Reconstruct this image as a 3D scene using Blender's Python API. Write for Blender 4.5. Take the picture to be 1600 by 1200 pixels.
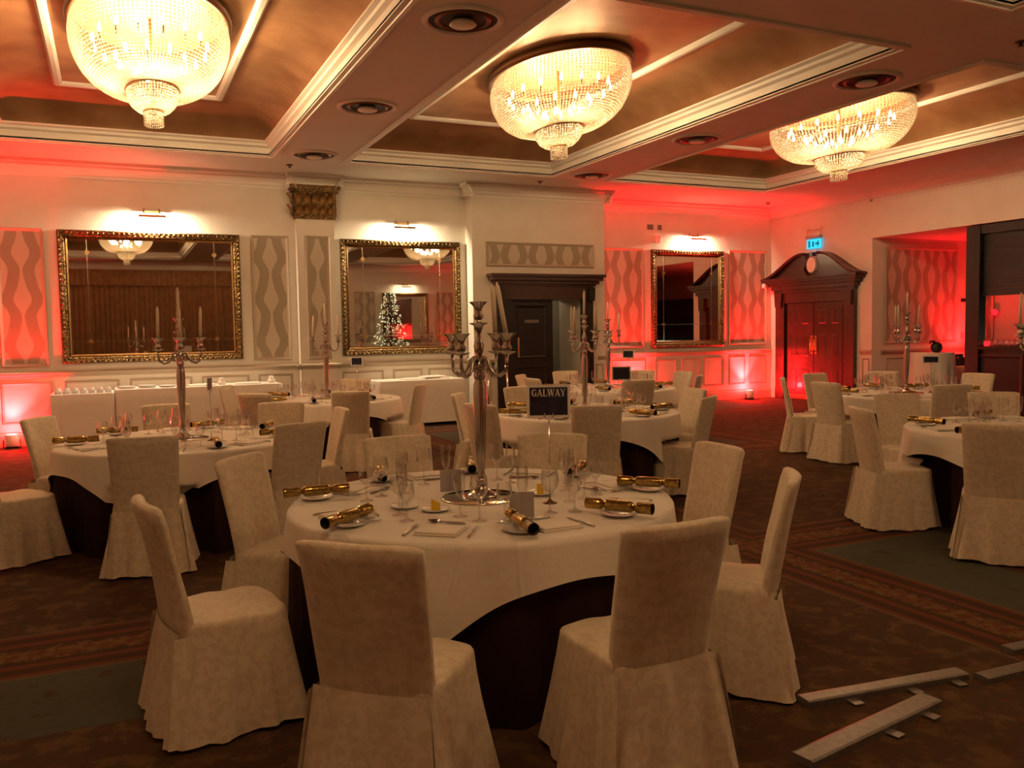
import bpy, bmesh, math, random
import numpy as np
from mathutils import Matrix, Vector
PI = math.pi
for o in list(bpy.data.objects): bpy.data.objects.remove(o, do_unlink=True)
SC = bpy.context.scene
COL = SC.collection
random.seed(7)

# ------------------------------------------------------------------ camera
EYE = 1.62
def cam_axes(yaw, pitch, roll):
    y, p, r_ = map(math.radians, (yaw, pitch, roll))
    f = Vector((math.sin(y) * math.cos(p), math.cos(y) * math.cos(p), math.sin(p)))
    r = Vector((math.cos(y), -math.sin(y), 0)); u = r.cross(f)
    c, s = math.cos(r_), math.sin(r_)
    return c * r + s * u, -s * r + c * u, f
cr, cu, cf = cam_axes(24.98, -3.54, -0.94)
cd = bpy.data.cameras.new('camera'); cam = bpy.data.objects.new('camera', cd); COL.objects.link(cam)
m = Matrix.Identity(4)
for i in range(3):
    m[i][0], m[i][1], m[i][2] = cr[i], cu[i], -cf[i]
m[2][3] = EYE
cam.matrix_world = m
cd.sensor_width = 36; cd.lens = 1334 / 1600 * 36; cd.clip_start = .05; cd.clip_end = 200
SC.camera = cam

# ------------------------------------------------------------------ world, exposure, light strengths
w = bpy.data.worlds.new('world'); SC.world = w; w.use_nodes = True
w.node_tree.nodes['Background'].inputs[0].default_value = (.02, .012, .008, 1)
w.node_tree.nodes['Background'].inputs[1].default_value = .05
SC.view_settings.view_transform = 'Standard'; SC.view_settings.look = 'None'
SC.view_settings.gamma = 1; SC.view_settings.use_curve_mapping = False
SC.view_settings.exposure = 1.0
SC.cycles.max_bounces = 8; SC.cycles.diffuse_bounces = 3; SC.cycles.glossy_bounces = 4
SC.cycles.transparent_max_bounces = 24; SC.cycles.transmission_bounces = 6
SC.cycles.sample_clamp_indirect = 4; SC.cycles.caustics_reflective = False; SC.cycles.caustics_refractive = False
WARM = (1, .66, .34)
CH_POWER = [260, 150, 150, 120, 112, 80]   # watts: the three chandeliers over the tables, then the row behind
PIC_POWER = 9
RED_POWER = 75

# ------------------------------------------------------------------ materials
def principled(name, col, rough=.6, metal=0., coat=0., spec=.5):
    mt = bpy.data.materials.new(name); mt.use_nodes = True
    b = mt.node_tree.nodes['Principled BSDF']
    b.inputs['Base Color'].default_value = (*col, 1)
    b.inputs['Roughness'].default_value = rough; b.inputs['Metallic'].default_value = metal
    b.inputs['Coat Weight'].default_value = coat; b.inputs['Specular IOR Level'].default_value = spec
    return mt
class NT:
    def __init__(s, mt): s.t = mt.node_tree; s.b = s.t.nodes.get('Principled BSDF')
    def n(s, kind, **kw):
        x = s.t.nodes.new(kind)
        for k, v in kw.items(): setattr(x, k, v)
        return x
    def L(s, a, b): s.t.links.new(a, b)
    def m(s, op, a, b=None, c=None):
        x = s.n('ShaderNodeMath', operation=op)
        for i, q in enumerate((a, b, c)):
            if q is None: continue
            if isinstance(q, (int, float)): x.inputs[i].default_value = q
            else: s.L(q, x.inputs[i])
        return x.outputs[0]
    def mix(s, f, a, b):
        x = s.n('ShaderNodeMix', data_type='RGBA')
        for sock, q in ((x.inputs['Factor'], f), (x.inputs['A'], a), (x.inputs['B'], b)):
            if isinstance(q, tuple): sock.default_value = (*q, 1)
            elif isinstance(q, (int, float)): sock.default_value = q
            else: s.L(q, sock)
        return x.outputs['Result']
    def coords(s):
        t = s.n('ShaderNodeTexCoord'); x = s.n('ShaderNodeSeparateXYZ'); s.L(t.outputs['Object'], x.inputs[0])
        return t.outputs['Object'], x.outputs[0], x.outputs[1], x.outputs[2]
    def noise(s, vec, scale, detail=3, rough=.5):
        x = s.n('ShaderNodeTexNoise'); x.inputs['Scale'].default_value = scale; x.inputs['Detail'].default_value = detail
        x.inputs['Roughness'].default_value = rough; s.L(vec, x.inputs['Vector']); return x.outputs['Fac']
    def ramp(s, f, lo, hi):
        x = s.n('ShaderNodeMapRange'); x.inputs[1].default_value = lo; x.inputs[2].default_value = hi
        s.L(f, x.inputs[0]); return x.outputs[0]
    def bump(s, h, strength, dist=.01):
        x = s.n('ShaderNodeBump'); x.inputs['Strength'].default_value = strength; x.inputs['Distance'].default_value = dist
        s.L(h, x.inputs['Height']); s.L(x.outputs[0], s.b.inputs['Normal'])
def speckled(name, c1, c2, scale, rough=.7, bump=.15, metal=0., lo=.35, hi=.65, detail=4, coat=0.):
    mt = principled(name, c1, rough, metal, coat); t = NT(mt); v, *_ = t.coords()
    f = t.ramp(t.noise(v, scale, detail), lo, hi)
    t.L(t.mix(f, c1, c2), t.b.inputs['Base Color'])
    if bump: t.bump(f, bump)
    return mt
M = {}
M['plaster'] = speckled('cream_wall_paint', (.76, .70, .60), (.72, .66, .56), 3, .7, .03)
M['ceiling'] = speckled('ceiling_paint', (.72, .66, .58), (.68, .62, .54), 2, .75, .02)
M['white_trim'] = principled('white_plaster_trim', (.80, .75, .66), .5)
M['taupe_trim'] = principled('taupe_moulding', (.46, .38, .28), .5)
M['gold_leaf'] = speckled('mottled_gold_leaf', (.50, .29, .15), (.34, .17, .08), 2.2, .55, .12, .4, .3, .7, 6)
M['mahogany'] = speckled('dark_mahogany', (.060, .018, .011), (.035, .010, .007), 9, .32, .05, 0, .3, .7, 5, .4)
M['black_wood'] = speckled('near_black_wood', (.010, .006, .005), (.006, .004, .0035), 12, .4, .03)
M['gilt'] = speckled('antique_gilt', (.28, .17, .06), (.045, .026, .011), 38, .36, .6, .85, .38, .62, 3)
M['gilt_relief'] = speckled('gilded_relief', (.34, .21, .07), (.16, .09, .03), 14, .35, .1, .8)
M['brass'] = principled('brass', (.62, .42, .18), .25, 1)
M['silver'] = principled('polished_silver', (.48, .45, .42), .18, 1)
M['chrome'] = principled('chrome', (.8, .8, .8), .1, 1)
M['mirror'] = principled('mirror_silvering', (.72, .67, .62), .015, 1)
M['table_mirror'] = principled('table_mirror', (.75, .76, .76), .02, 1)
M['bevel'] = principled('bevelled_glass_strip', (.82, .74, .60), .14, 1)
M['candle'] = principled('ivory_wax', (.82, .72, .55), .45)
M['china'] = principled('white_china', (.80, .77, .74), .16, 0, .3)
M['card'] = principled('grey_card', (.44, .39, .38), .6)
M['white_card'] = principled('white_card', (.78, .74, .70), .5)
M['dark_print'] = speckled('dark_photograph_print', (.022, .030, .060), (.012, .010, .018), 14, .3, 0)
M['gold_foil'] = speckled('gold_foil', (.50, .36, .11), (.28, .18, .05), 60, .20, .12, 1, .3, .7, 2)
M['tube_shade'] = principled('painted_tube_shade', (.03, .02, .015), .8)  # shade inside the hollow cracker ends, put into the colour
M['butter'] = principled('yellow_butter', (.80, .50, .03), .5)
M['aluminium'] = speckled('brushed_aluminium', (.24, .22, .20), (.19, .175, .16), 30, .42, .02, .6)
M['black'] = principled('black_plastic', (.012, .012, .013), .4)
M['grey'] = principled('grey_plastic', (.35, .33, .31), .5)
M['dark_hole'] = principled('dark_grille', (.02, .014, .010), .7)
M['bronze'] = principled('bronze_ring', (.16, .075, .03), .4, .8)
M['curtain'] = speckled('brown_velvet_curtain', (.36, .19, .085), (.29, .15, .065), 5, .85, .05)
M['pine'] = speckled('pine_needles', (.016, .045, .012), (.028, .07, .016), 8, .95, 0)
M['bark'] = principled('bark', (.06, .035, .02), .9)
M['corridor'] = principled('corridor_paint', (.42, .40, .33), .8)
M['burgundy'] = principled('dark_burgundy_cloth', (.022, .008, .007), .85, 0, 0, .2)
def cloth(name, c1, c2, damask):
    mt = principled(name, c1, .72, 0, 0, .25); t = NT(mt); v, *_ = t.coords()
    n1 = t.noise(v, 55 if not damask else 30, 2); f = t.ramp(n1, .46, .56)
    t.L(t.mix(f, c1, c2), t.b.inputs['Base Color'])
    t.L(t.mix(f, (.75, .75, .75), (.5, .5, .5)), t.b.inputs['Roughness'])
    t.b.inputs['Sheen Weight'].default_value = .15
    h = t.noise(v, 9, 3)
    if not damask:   # pressed fold lines of the table linen
        _, x, y, z = t.coords()
        ln = lambda c: t.ramp(t.m('PINGPONG', t.m('ADD', c, .28), .28), .012, 0.)
        h = t.m('ADD', h, t.m('MULTIPLY', t.m('MAXIMUM', ln(x), ln(y)), .5))
    t.bump(h, .35, .02)
    return mt
M['ivory'] = cloth('ivory_damask_cover', (.70, .60, .46), (.62, .52, .385), True)
M['linen'] = cloth('white_table_linen', (.80, .74, .66), (.78, .72, .64), False)
M['napkin'] = principled('napkin_linen', (.82, .75, .66), .8, 0, 0, .2)

def thin_glass(name, tint, ior_fac=.12, rough=.02):
    mt = bpy.data.materials.new(name); mt.use_nodes = True; nt = mt.node_tree; nt.nodes.clear()
    o = nt.nodes.new('ShaderNodeOutputMaterial'); mx = nt.nodes.new('ShaderNodeMixShader')
    tr = nt.nodes.new('ShaderNodeBsdfTransparent'); gl = nt.nodes.new('ShaderNodeBsdfGlossy'); lw = nt.nodes.new('ShaderNodeLayerWeight')
    tr.inputs[0].default_value = (*tint, 1); gl.inputs['Roughness'].default_value = rough
    lw.inputs['Blend'].default_value = ior_fac
    nt.links.new(lw.outputs['Facing'], mx.inputs[0]); nt.links.new(tr.outputs[0], mx.inputs[1]); nt.links.new(gl.outputs[0], mx.inputs[2])
    nt.links.new(mx.outputs[0], o.inputs[0]); return mt
M['glass'] = thin_glass('clear_glass', (.95, .94, .93), .52)
def bead_mat():
    mt = bpy.data.materials.new('crystal_bead'); mt.use_nodes = True; nt = mt.node_tree; nt.nodes.clear()
    o = nt.nodes.new('ShaderNodeOutputMaterial')
    tr = nt.nodes.new('ShaderNodeBsdfTransparent'); tl = nt.nodes.new('ShaderNodeBsdfTranslucent'); gl = nt.nodes.new('ShaderNodeBsdfGlossy')
    tr.inputs[0].default_value = (.96, .94, .88, 1); tl.inputs[0].default_value = (.50, .45, .36, 1); gl.inputs['Roughness'].default_value = .15
    a = nt.nodes.new('ShaderNodeMixShader'); b = nt.nodes.new('ShaderNodeMixShader')
    a.inputs[0].default_value = .50; b.inputs[0].default_value = .18
    nt.links.new(tr.outputs[0], a.inputs[1]); nt.links.new(tl.outputs[0], a.inputs[2])
    nt.links.new(a.outputs[0], b.inputs[1]); nt.links.new(gl.outputs[0], b.inputs[2]); nt.links.new(b.outputs[0], o.inputs[0])
    return mt
M['bead'] = bead_mat()
def emit(name, col, strength, sample=False):
    mt = bpy.data.materials.new(name); mt.use_nodes = True; nt = mt.node_tree; nt.nodes.clear()
    o = nt.nodes.new('ShaderNodeOutputMaterial'); e = nt.nodes.new('ShaderNodeEmission')
    e.inputs[0].default_value = (*col, 1); e.inputs[1].default_value = strength; nt.links.new(e.outputs[0], o.inputs[0])
    if not sample: mt.cycles.emission_sampling = 'NONE'
    return mt
M['bulb'] = emit('lit_candle_bulb', (1, .74, .42), 14)
M['tube'] = emit('lit_picture_tube', (1, .88, .66), 20)
M['red_led'] = emit('red_led_lens', (1, .03, .05), 25)
M['red_glow'] = emit('red_glowing_glass', (1, .02, .03), .8)
M['exit'] = emit('exit_panel_lit', (.03, .45, .72), .9)
M['exit_mark'] = emit('exit_panel_marks', (.01, .16, .2), .5)
M['fairy'] = emit('fairy_light', (1, .95, .52), 2.6)
M['back_bar'] = emit('lit_back_bar_strip', (.95, 1, .62), .9, True)
def wallpaper(name, axis):
    mt = principled(name, (.55, .48, .38), .6); t = NT(mt); v, x, y, z = t.coords()
    u = x if axis == 'x' else y
    P, A, Lz, W = .285, .048, .70, .080
    U = t.m('PINGPONG', u, P)
    ph = t.m('MULTIPLY', z, 2 * PI / Lz)
    c = t.m('ADD', t.m('ADD', t.m('MULTIPLY', t.m('COSINE', ph), A), t.m('MULTIPLY', t.m('COSINE', t.m('ADD', t.m('MULTIPLY', ph, 2), .9)), .011)), P / 2)
    d = t.m('ABSOLUTE', t.m('SUBTRACT', U, c))
    f = t.ramp(d, W + .006, W - .006)
    stip = t.ramp(t.noise(v, 150, 1), .40, .60)
    dark = t.mix(stip, (.40, .34, .25), (.30, .245, .17))
    t.L(t.mix(f, (.56, .49, .39), dark), t.b.inputs['Base Color'])
    return mt
M['paper_x'] = wallpaper('ogee_wallpaper_x', 'x'); M['paper_y'] = wallpaper('ogee_wallpaper_y', 'y')
def carpet():
    mt = principled('patterned_carpet', (.1, .06, .03), .95, 0, 0, .1); t = NT(mt); v, x, y, z = t.coords()
    n1 = t.noise(v, 7, 4, .6); n2 = t.noise(v, 16, 4, .65); n3 = t.noise(v, 2.2, 2)
    fl = t.mix(t.ramp(n1, .50, .60), (.085, .046, .026), (.15, .085, .038))
    fl = t.mix(t.ramp(n2, .58, .66), fl, (.16, .045, .028))
    gr = t.mix(t.ramp(n2, .3, .7), (.082, .088, .062), (.105, .108, .078))
    gr = t.mix(t.ramp(n1, .60, .68), gr, (.09, .055, .03))
    # large grid of bordered fields, 4.15 x 4.15 m
    def dist(c, off, per): return t.m('PINGPONG', t.m('SUBTRACT', c, off), per / 2)   # distance to the nearest border centre
    dx = t.m('MAXIMUM', dist(x, 4.22, 4.15), t.m('SUBTRACT', 2.0, x)); dy = dist(y, 4.95, 4.15)
    d = t.m('MINIMUM', dx, dy)
    cell = t.m('PINGPONG', t.m('ADD', t.m('FLOOR', t.m('DIVIDE', t.m('SUBTRACT', x, 4.22), 4.15)), t.m('FLOOR', t.m('DIVIDE', t.m('SUBTRACT', y, 4.95), 4.15))), 1)
    ing = t.m('MULTIPLY', t.m('MULTIPLY', t.m('GREATER_THAN', cell, .5), t.m('LESS_THAN', d, 1.05)), t.m('MAXIMUM', t.m('GREATER_THAN', x, 2.0), t.m('LESS_THAN', y, 4.95)))
    field = t.mix(ing, fl, gr)
    band = t.m('LESS_THAN', d, .34)
    s = t.m('SINE', t.m('MULTIPLY', d, 2 * PI / .135))
    st = t.mix(t.m('GREATER_THAN', s, .25), (.075, .034, .020), (.175, .050, .028))
    st = t.mix(t.m('MULTIPLY', t.m('LESS_THAN', d, .10), t.ramp(n2, .45, .6)), st, (.22, .13, .045))
    st = t.mix(t.m('GREATER_THAN', d, .315), st, (.17, .115, .06))
    c = t.mix(band, field, st)
    c = t.mix(t.ramp(n3, .2, .9), c, t.mix(.35, c, (.06, .03, .015)))
    c = t.mix(.28, c, (.012, .006, .003))
    t.L(c, t.b.inputs['Base Color']); t.bump(t.noise(v, 220, 2), .4, .004)
    return mt
M['carpet'] = carpet()

# ------------------------------------------------------------------ mesh helpers
class MB:
    def __init__(s): s.v = []; s.f = []; s.sm = []
    def add(s, vs, fs, smooth=False):
        k = len(s.v); s.v += [tuple(p) for p in vs]; s.f += [tuple(i + k for i in f) for f in fs]; s.sm += [smooth] * len(fs); return s
    def box(s, x0, x1, y0, y1, z0, z1, fn=None):
        p = [(x, y, z) for z in (z0, z1) for y in (y0, y1) for x in (x0, x1)]
        if fn: p = [fn(*q) for q in p]
        return s.add(p, [(0, 2, 3, 1), (4, 5, 7, 6), (0, 1, 5, 4), (2, 6, 7, 3), (0, 4, 6, 2), (1, 3, 7, 5)])
    def lathe(s, prof, n=24, c=(0, 0, 0), sx=1, sy=1, caps=True, smooth=True):
        vs = []
        for r, z in prof:
            for i in range(n):
                a = 2 * PI * i / n; vs.append((c[0] + r * sx * math.cos(a), c[1] + r * sy * math.sin(a), c[2] + z))
        fs = [(j * n + i, j * n + (i + 1) % n, (j + 1) * n + (i + 1) % n, (j + 1) * n + i) for j in range(len(prof) - 1) for i in range(n)]
        s.add(vs, fs, smooth)
        if caps:
            k = len(s.v) - len(vs)
            if prof[0][0] > 1e-4: s.f.append(tuple(k + i for i in range(n))[::-1]); s.sm.append(False)
            if prof[-1][0] > 1e-4: s.f.append(tuple(k + (len(prof) - 1) * n + i for i in range(n))); s.sm.append(False)
        return s
    def tube(s, pts, r, n=8, smooth=True):
        pts = [Vector(p) for p in pts]; rs = r if isinstance(r, (list, tuple)) else [r] * len(pts); vs = []
        for i, p in enumerate(pts):
            d = (pts[min(i + 1, len(pts) - 1)] - pts[max(i - 1, 0)]).normalized()
            a = d.cross(Vector((0, 0, 1)) if abs(d.z) < .9 else Vector((1, 0, 0))).normalized(); b = d.cross(a)
            for k in range(n):
                t = 2 * PI * k / n; vs.append(p + rs[i] * (math.cos(t) * a + math.sin(t) * b))
        fs = [(j * n + i, j * n + (i + 1) % n, (j + 1) * n + (i + 1) % n, (j + 1) * n + i) for j in range(len(pts) - 1) for i in range(n)]
        s.add(vs, fs, smooth); k = len(s.v) - len(vs)
        s.f += [tuple(k + i for i in range(n))[::-1], tuple(k + (len(pts) - 1) * n + i for i in range(n))]; s.sm += [False, False]
        return s
    def grid(s, rows, closed=False, smooth=True):
        n = len(rows[0]); vs = [p for r in rows for p in r]; e = n if closed else n - 1
        return s.add(vs, [(j * n + i, j * n + (i + 1) % n, (j + 1) * n + (i + 1) % n, (j + 1) * n + i) for j in range(len(rows) - 1) for i in range(e)], smooth)
    def frame(s, u0, u1, v0, v1, prof, fn):
        rows = [[fn(u0 + d, v0 + d, w_), fn(u1 - d, v0 + d, w_), fn(u1 - d, v1 - d, w_), fn(u0 + d, v1 - d, w_)] for d, w_ in prof]
        n = 4
        for j in range(len(rows) - 1):
            for i in range(4): s.add([rows[j][i], rows[j][(i + 1) % 4], rows[j + 1][(i + 1) % 4], rows[j + 1][i]], [(0, 1, 2, 3)])
        return s
    def prism(s, outline, w0, w1, fn):
        n = len(outline); a = [fn(u, v, w0) for u, v in outline]; b = [fn(u, v, w1) for u, v in outline]
        s.add(a + b, [tuple(range(n))[::-1], tuple(range(n, 2 * n))] + [(i, (i + 1) % n, (i + 1) % n + n, i + n) for i in range(n)]); return s
    def extrude_line(s, prof, a, b, fn):      # prof: (out, z); runs from a to b along the wall
        rows = [[fn(a, z, o_) for o_, z in prof], [fn(b, z, o_) for o_, z in prof]]
        return s.grid(rows, smooth=False)
    def mesh(s, name, mat, center=None, weld=True):
        vs = s.v if center is None else [(x - center[0], y - center[1], z - center[2]) for x, y, z in s.v]
        me = bpy.data.meshes.new(name); me.from_pydata(vs, [], s.f); me.update()
        me.polygons.foreach_set('use_smooth', s.sm)
        if len(s.v) < 30000:
            bm = bmesh.new(); bm.from_mesh(me)
            if weld: bmesh.ops.remove_doubles(bm, verts=bm.verts, dist=1e-5)
            bmesh.ops.recalc_face_normals(bm, faces=bm.faces); bm.to_mesh(me); bm.free()
        if mat: me.materials.append(M[mat] if isinstance(mat, str) else mat)
        return me
def link(name, data, parent=None, loc=None, rz=0):
    o = bpy.data.objects.new(name, data); COL.objects.link(o)
    if loc is not None: o.location = loc
    if rz: o.rotation_euler = (0, 0, rz)
    if parent: o.parent = parent
    return o
def tag(o, label, cat=None, group=None, kind=None):
    o['label'] = label
    if cat: o['category'] = cat
    if group: o['group'] = group
    if kind: o['kind'] = kind
    return o
def struct(name, mb, mat, label, cat): return tag(link(name, mb.mesh(name, mat)), label, cat, None, 'structure')
def part(name, mb, mat, parent, center=None, loc=None):
    return link(name, mb.mesh(name, mat, center), parent, center if center is not None else loc)
def empty(name, loc=(0, 0, 0), rz=0): return link(name, None, None, loc, rz)
def copy_tree(o, parent=None):
    c = o.copy(); COL.objects.link(c); c.parent = parent
    for ch in list(o.children): copy_tree(ch, c)
    return c
ORD = ['first', 'second', 'third', 'fourth', 'fifth', 'sixth', 'seventh', 'eighth', 'ninth']
USED = set()
def place(proto, loc, rot=(0, 0, 0), label=None, group=None):
    if proto.name in USED: o = copy_tree(proto)
    else: USED.add(proto.name); o = proto
    o.location = loc; o.rotation_euler = rot if isinstance(rot, (tuple, list)) else (0, 0, rot)
    if label: o['label'] = label
    if group: o['group'] = group
    return o
def wy(Y): return lambda u, v, w_: (u, Y - w_, v)          # a wall whose face looks towards -Y
def wyr(Y): return lambda u, v, w_: (u, Y + w_, v)         # rear wall, looks towards +Y
def wx(X): return lambda u, v, w_: (X - w_, u, v)          # right-hand wall, looks towards -X
def wxl(X): return lambda u, v, w_: (X + w_, u, v)

# ------------------------------------------------------------------ room dimensions
CZ, TOP = 4.31, 4.90
XL, XR = -3.3, 13.75
YB, YBAY, YPIL, YREC, YR = 14.82, 14.5, 14.66, 15.35, -3.9
BAY0, BAY1 = 6.0, 8.80
ALC, ALZ = 12.5, 3.35           # end wall and ceiling of the bar alcove
ALX = 17.4
struct('floor', MB().box(XL, ALX, YR, YREC + 1.6, -.1, 0), 'carpet', 'dark brown patterned carpet with red striped borders and green fields', 'carpet')

# ceiling with six coffers
COFX = [(-1.28, 2.24), (3.46, 7.02), (8.27, 11.77)]; COFY = [(6.10, 13.30), (-2.30, 4.90)]
mb = MB()
xs = [XL] + [q for c in COFX for q in c] + [XR]; ys = [YR] + [q for c in sorted(COFY) for q in c] + [YREC]
for i in range(len(xs) - 1):
    for j in range(len(ys) - 1):
        if i % 2 == 1 and j % 2 == 1: continue
        mb.box(xs[i], xs[i + 1], ys[j], ys[j + 1], CZ, CZ + .02)
ceil = struct('ceiling', mb, 'ceiling', 'cream beamed ceiling with gold coffers', 'ceiling')
part('roof_slab', MB().box(XL - .2, XR + .2, YR - .2, YREC + .2, TOP + .25, TOP + .3), 'ceiling', ceil)
for cy in COFY:
    for cx in COFX:
        def cfn(u, v, w_): return (u, v, w_)
        t = MB().frame(cx[0], cx[1], cy[0], cy[1], [(-.10, CZ - .001), (-.10, CZ - .022), (-.055, CZ - .028), (-.05, CZ - .012), (0, CZ - .012), (0, CZ + .05), (-.02, CZ + .055), (-.02, CZ + .11), (.025, CZ + .13), (.03, CZ + .165), (.07, CZ + .185), (.07, CZ + .205), (-.14, CZ + .205)], cfn)
        part('coffer_trim', t, 'white_trim', ceil)
        prof = [(-.14 + (.14 + .66) * (1 - math.cos(a)), CZ + .19 + (TOP - CZ - .19) * math.sin(a)) for a in [k * PI / 2 / 10 for k in range(11)]]
        cv = MB()
        rows = [[(cx[0] + d, cy[0] + d, z), (cx[1] - d, cy[0] + d, z), (cx[1] - d, cy[1] - d, z), (cx[0] + d, cy[1] - d, z)] for d, z in prof]
        for j in range(10):
            for i in range(4): cv.add([rows[j][i], rows[j][(i + 1) % 4], rows[j + 1][(i + 1) % 4], rows[j + 1][i]], [(0, 1, 2, 3)], True)
        part('coffer_cove', cv, 'gold_leaf', ceil)
        d = .66
        part('coffer_panel', MB().box(cx[0] + d, cx[1] - d, cy[0] + d, cy[1] - d, TOP, TOP + .02), 'gold_leaf', ceil)
        part('coffer_moulding', MB().frame(cx[0] + .72, cx[1] - .72, cy[0] + .72, cy[1] - .72, [(0, TOP), (0, TOP - .025), (.03, TOP - .05), (.08, TOP - .05), (.11, TOP - .025), (.11, TOP)], cfn), 'white_trim', ceil)

# ------------------------------------------------------------------ walls
def pilbox(x0, x1, yf, yb, z0=0, z1=CZ): return MB().box(x0, x1, yf, yb, z0, z1)
wall_back = struct('wall_back', MB().box(XL, BAY0, YB, YB + .2, 0, CZ), 'plaster', 'cream wall with two large gilt mirrors and a dado', 'wall')
# bay with the doorway opening
D0, D1, DZ = 6.72, 8.34, 2.22
mb = MB().box(BAY0, D0, YBAY, YREC + .2, 0, CZ).box(D1, BAY1, YBAY, YREC + .2, 0, CZ).box(D0, D1, YBAY, YREC + .2, DZ, CZ)
wall_bay = struct('wall_bay', mb, 'plaster', 'projecting cream wall bay around the dark doorway', 'wall')
part('passage_wall', MB().box(D0 - .4, D1 + 1.6, YREC + 1.4, YREC + 1.5, 0, 2.6).box(D1 + 1.5, D1 + 1.6, YREC + .2, YREC + 1.4, 0, 2.6).box(D0 - .5, D0 - .4, YREC + .2, YREC + 1.5, 0, 2.6).box(D0 - .5, D1 + 1.6, YREC + .2, YREC + 1.5, 2.6, 2.65), 'corridor', wall_bay)
wall_recess = struct('wall_recess', MB().box(BAY1, XR + .2, YREC, YREC + .2, 0, CZ), 'plaster', 'recessed cream wall lit red from below', 'wall')
mb = MB().box(XR, XR + .25, ALC - .05, YREC, 0, CZ).box(XR, XR + .25, 4.0, ALC - .05, ALZ, CZ).box(XR, XR + .25, YR, 4.0, 0, CZ)
wall_right = struct('wall_right', mb, 'plaster', 'cream wall with pedimented doors and the bar opening', 'wall')
mb = MB().box(XR + .25, ALX, ALC - .05, ALC + .1, 0, ALZ + .05)
wall_alcove = struct('wall_alcove', mb, 'plaster', 'end wall of the bar alcove with large wallpaper panel', 'wall')
part('alcove_ceiling', MB().box(XR + .25, ALX, 4.0, ALC, ALZ + .02, ALZ + .08), 'ceiling', wall_alcove)
part('alcove_side', MB().box(ALX, ALX + .1, 4.0, ALC, 0, ALZ + .05).box(XR + .25, ALX, 3.9, 4.0, 0, ALZ + .05), 'corridor', wall_alcove)
wall_left = struct('wall_left', MB().box(XL - .2, XL, YR, YB, 0, CZ), 'plaster', 'plain cream side wall', 'wall')
wall_rear = struct('wall_rear', MB().box(XL, XR, YR - .2, YR, 0, CZ), 'plaster', 'far end wall with curtains seen in the mirrors', 'wall')
CORN = [(0, CZ - .24), (.015, CZ - .24), (.015, CZ - .20), (.04, CZ - .19), (.05, CZ - .14), (.09, CZ - .09), (.10, CZ - .06), (.15, CZ - .045), (.16, CZ - .001)]
RAIL = [(0, 1.03), (.018, 1.035), (.022, 1.06), (.05, 1.075), (.055, 1.105), (.03, 1.12), (0, 1.12)]
BASE = [(.03, 0), (.03, .17), (.02, .20), (.008, .215), (0, .22)]
segs = [(wy(YB), XL, BAY0, 0), (wy(YBAY), BAY0, BAY1, 1), (wy(YREC), BAY1, XR, 2), (wx(XR), ALC - .05, YREC, 3), (wxl(XL), YR, YB, 4), (wyr(YR), XL, XR, 5)]
cor, rail, bas = MB(), MB(), MB()
for fn, a, b, i in segs:
    cor.extrude_line(CORN, a - (.16 if i == 1 else 0), b + (.16 if i == 1 else 0), fn)
    if i == 1:
        for p, q in ((a, D0 - .28), (D1 + .28, b)): rail.extrude_line(RAIL, p, q, fn); bas.extrude_line(BASE, p, q, fn)
    elif i == 3:
        rail.extrude_line(RAIL, a, 12.72, fn); bas.extrude_line(BASE, a, 12.72, fn)
    else: rail.extrude_line(RAIL, a, b, fn); bas.extrude_line(BASE, a, b, fn)
cor.extrude_line(CORN, 4.0, ALC, wx(XR)); cor.extrude_line(CORN, YR, 4.0, wx(XR))
cor.extrude_line(CORN, YBAY - .16, YB, wx(BAY0)); cor.extrude_line(CORN, YBAY - .16, YREC, wxl(BAY1))
rail.extrude_line(RAIL, YBAY, YB, wx(BAY0)); rail.extrude_line(RAIL, YBAY, YREC, wxl(BAY1))
rail.extrude_line(RAIL, XR + .25, ALX, wy(ALC - .05)); bas.extrude_line(BASE, XR + .25, ALX, wy(ALC - .05))
struct('trim_1', cor, 'white_trim', 'stepped plaster cornice under the ceiling', 'cornice')
struct('trim_2', rail, 'taupe_trim', 'taupe chair rail around the walls', 'chair rail')
struct('baseboard_back', bas, 'taupe_trim', 'taupe skirting board along the walls', 'skirting')
# pilaster with gilded capital
pil = struct('pilaster', MB().box(2.88, 3.52, YPIL, YB, 0, CZ), 'plaster', 'cream pilaster with a gilded leafy capital', 'pilaster')
part('cornice_break', MB().extrude_line(CORN, 2.72, 3.68, wy(YPIL)).extrude_line(CORN, YPIL - .16, YB, wx(2.88)).extrude_line(CORN, YPIL - .16, YB, wxl(3.52)), 'white_trim', pil)
part('rail_break', MB().extrude_line(RAIL, 2.83, 3.57, wy(YPIL)).extrude_line(RAIL, YPIL - .05, YB, wx(2.88)).extrude_line(RAIL, YPIL - .05, YB, wxl(3.52)), 'taupe_trim', pil)
cap = MB()
for d, z0, z1 in ((.02, 3.57, 3.62), (.035, 3.62, 4.02), (.075, 4.02, 4.06), (.10, 4.06, 4.13)): cap.box(2.88 - d, 3.52 + d, YPIL - d, YB - .002, z0, z1)
capital = part('capital', cap, 'gilt', pil)
leaf = MB()
for k in range(9):
    t_ = k / 8; zz = .17 * t_; out = .02 + .075 * t_ ** 2.2; hw = .052 * math.sin(PI * (.18 + .72 * t_)) + .006
    if k == 0: rows = []
    rows.append([(-hw, -out, zz), (-hw * .5, -out - .012, zz), (0, -out - .02, zz), (hw * .5, -out - .012, zz), (hw, -out, zz)])
leaf.grid(rows)
lm = leaf.mesh('acanthus_leaf', 'gilt_relief')
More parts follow.
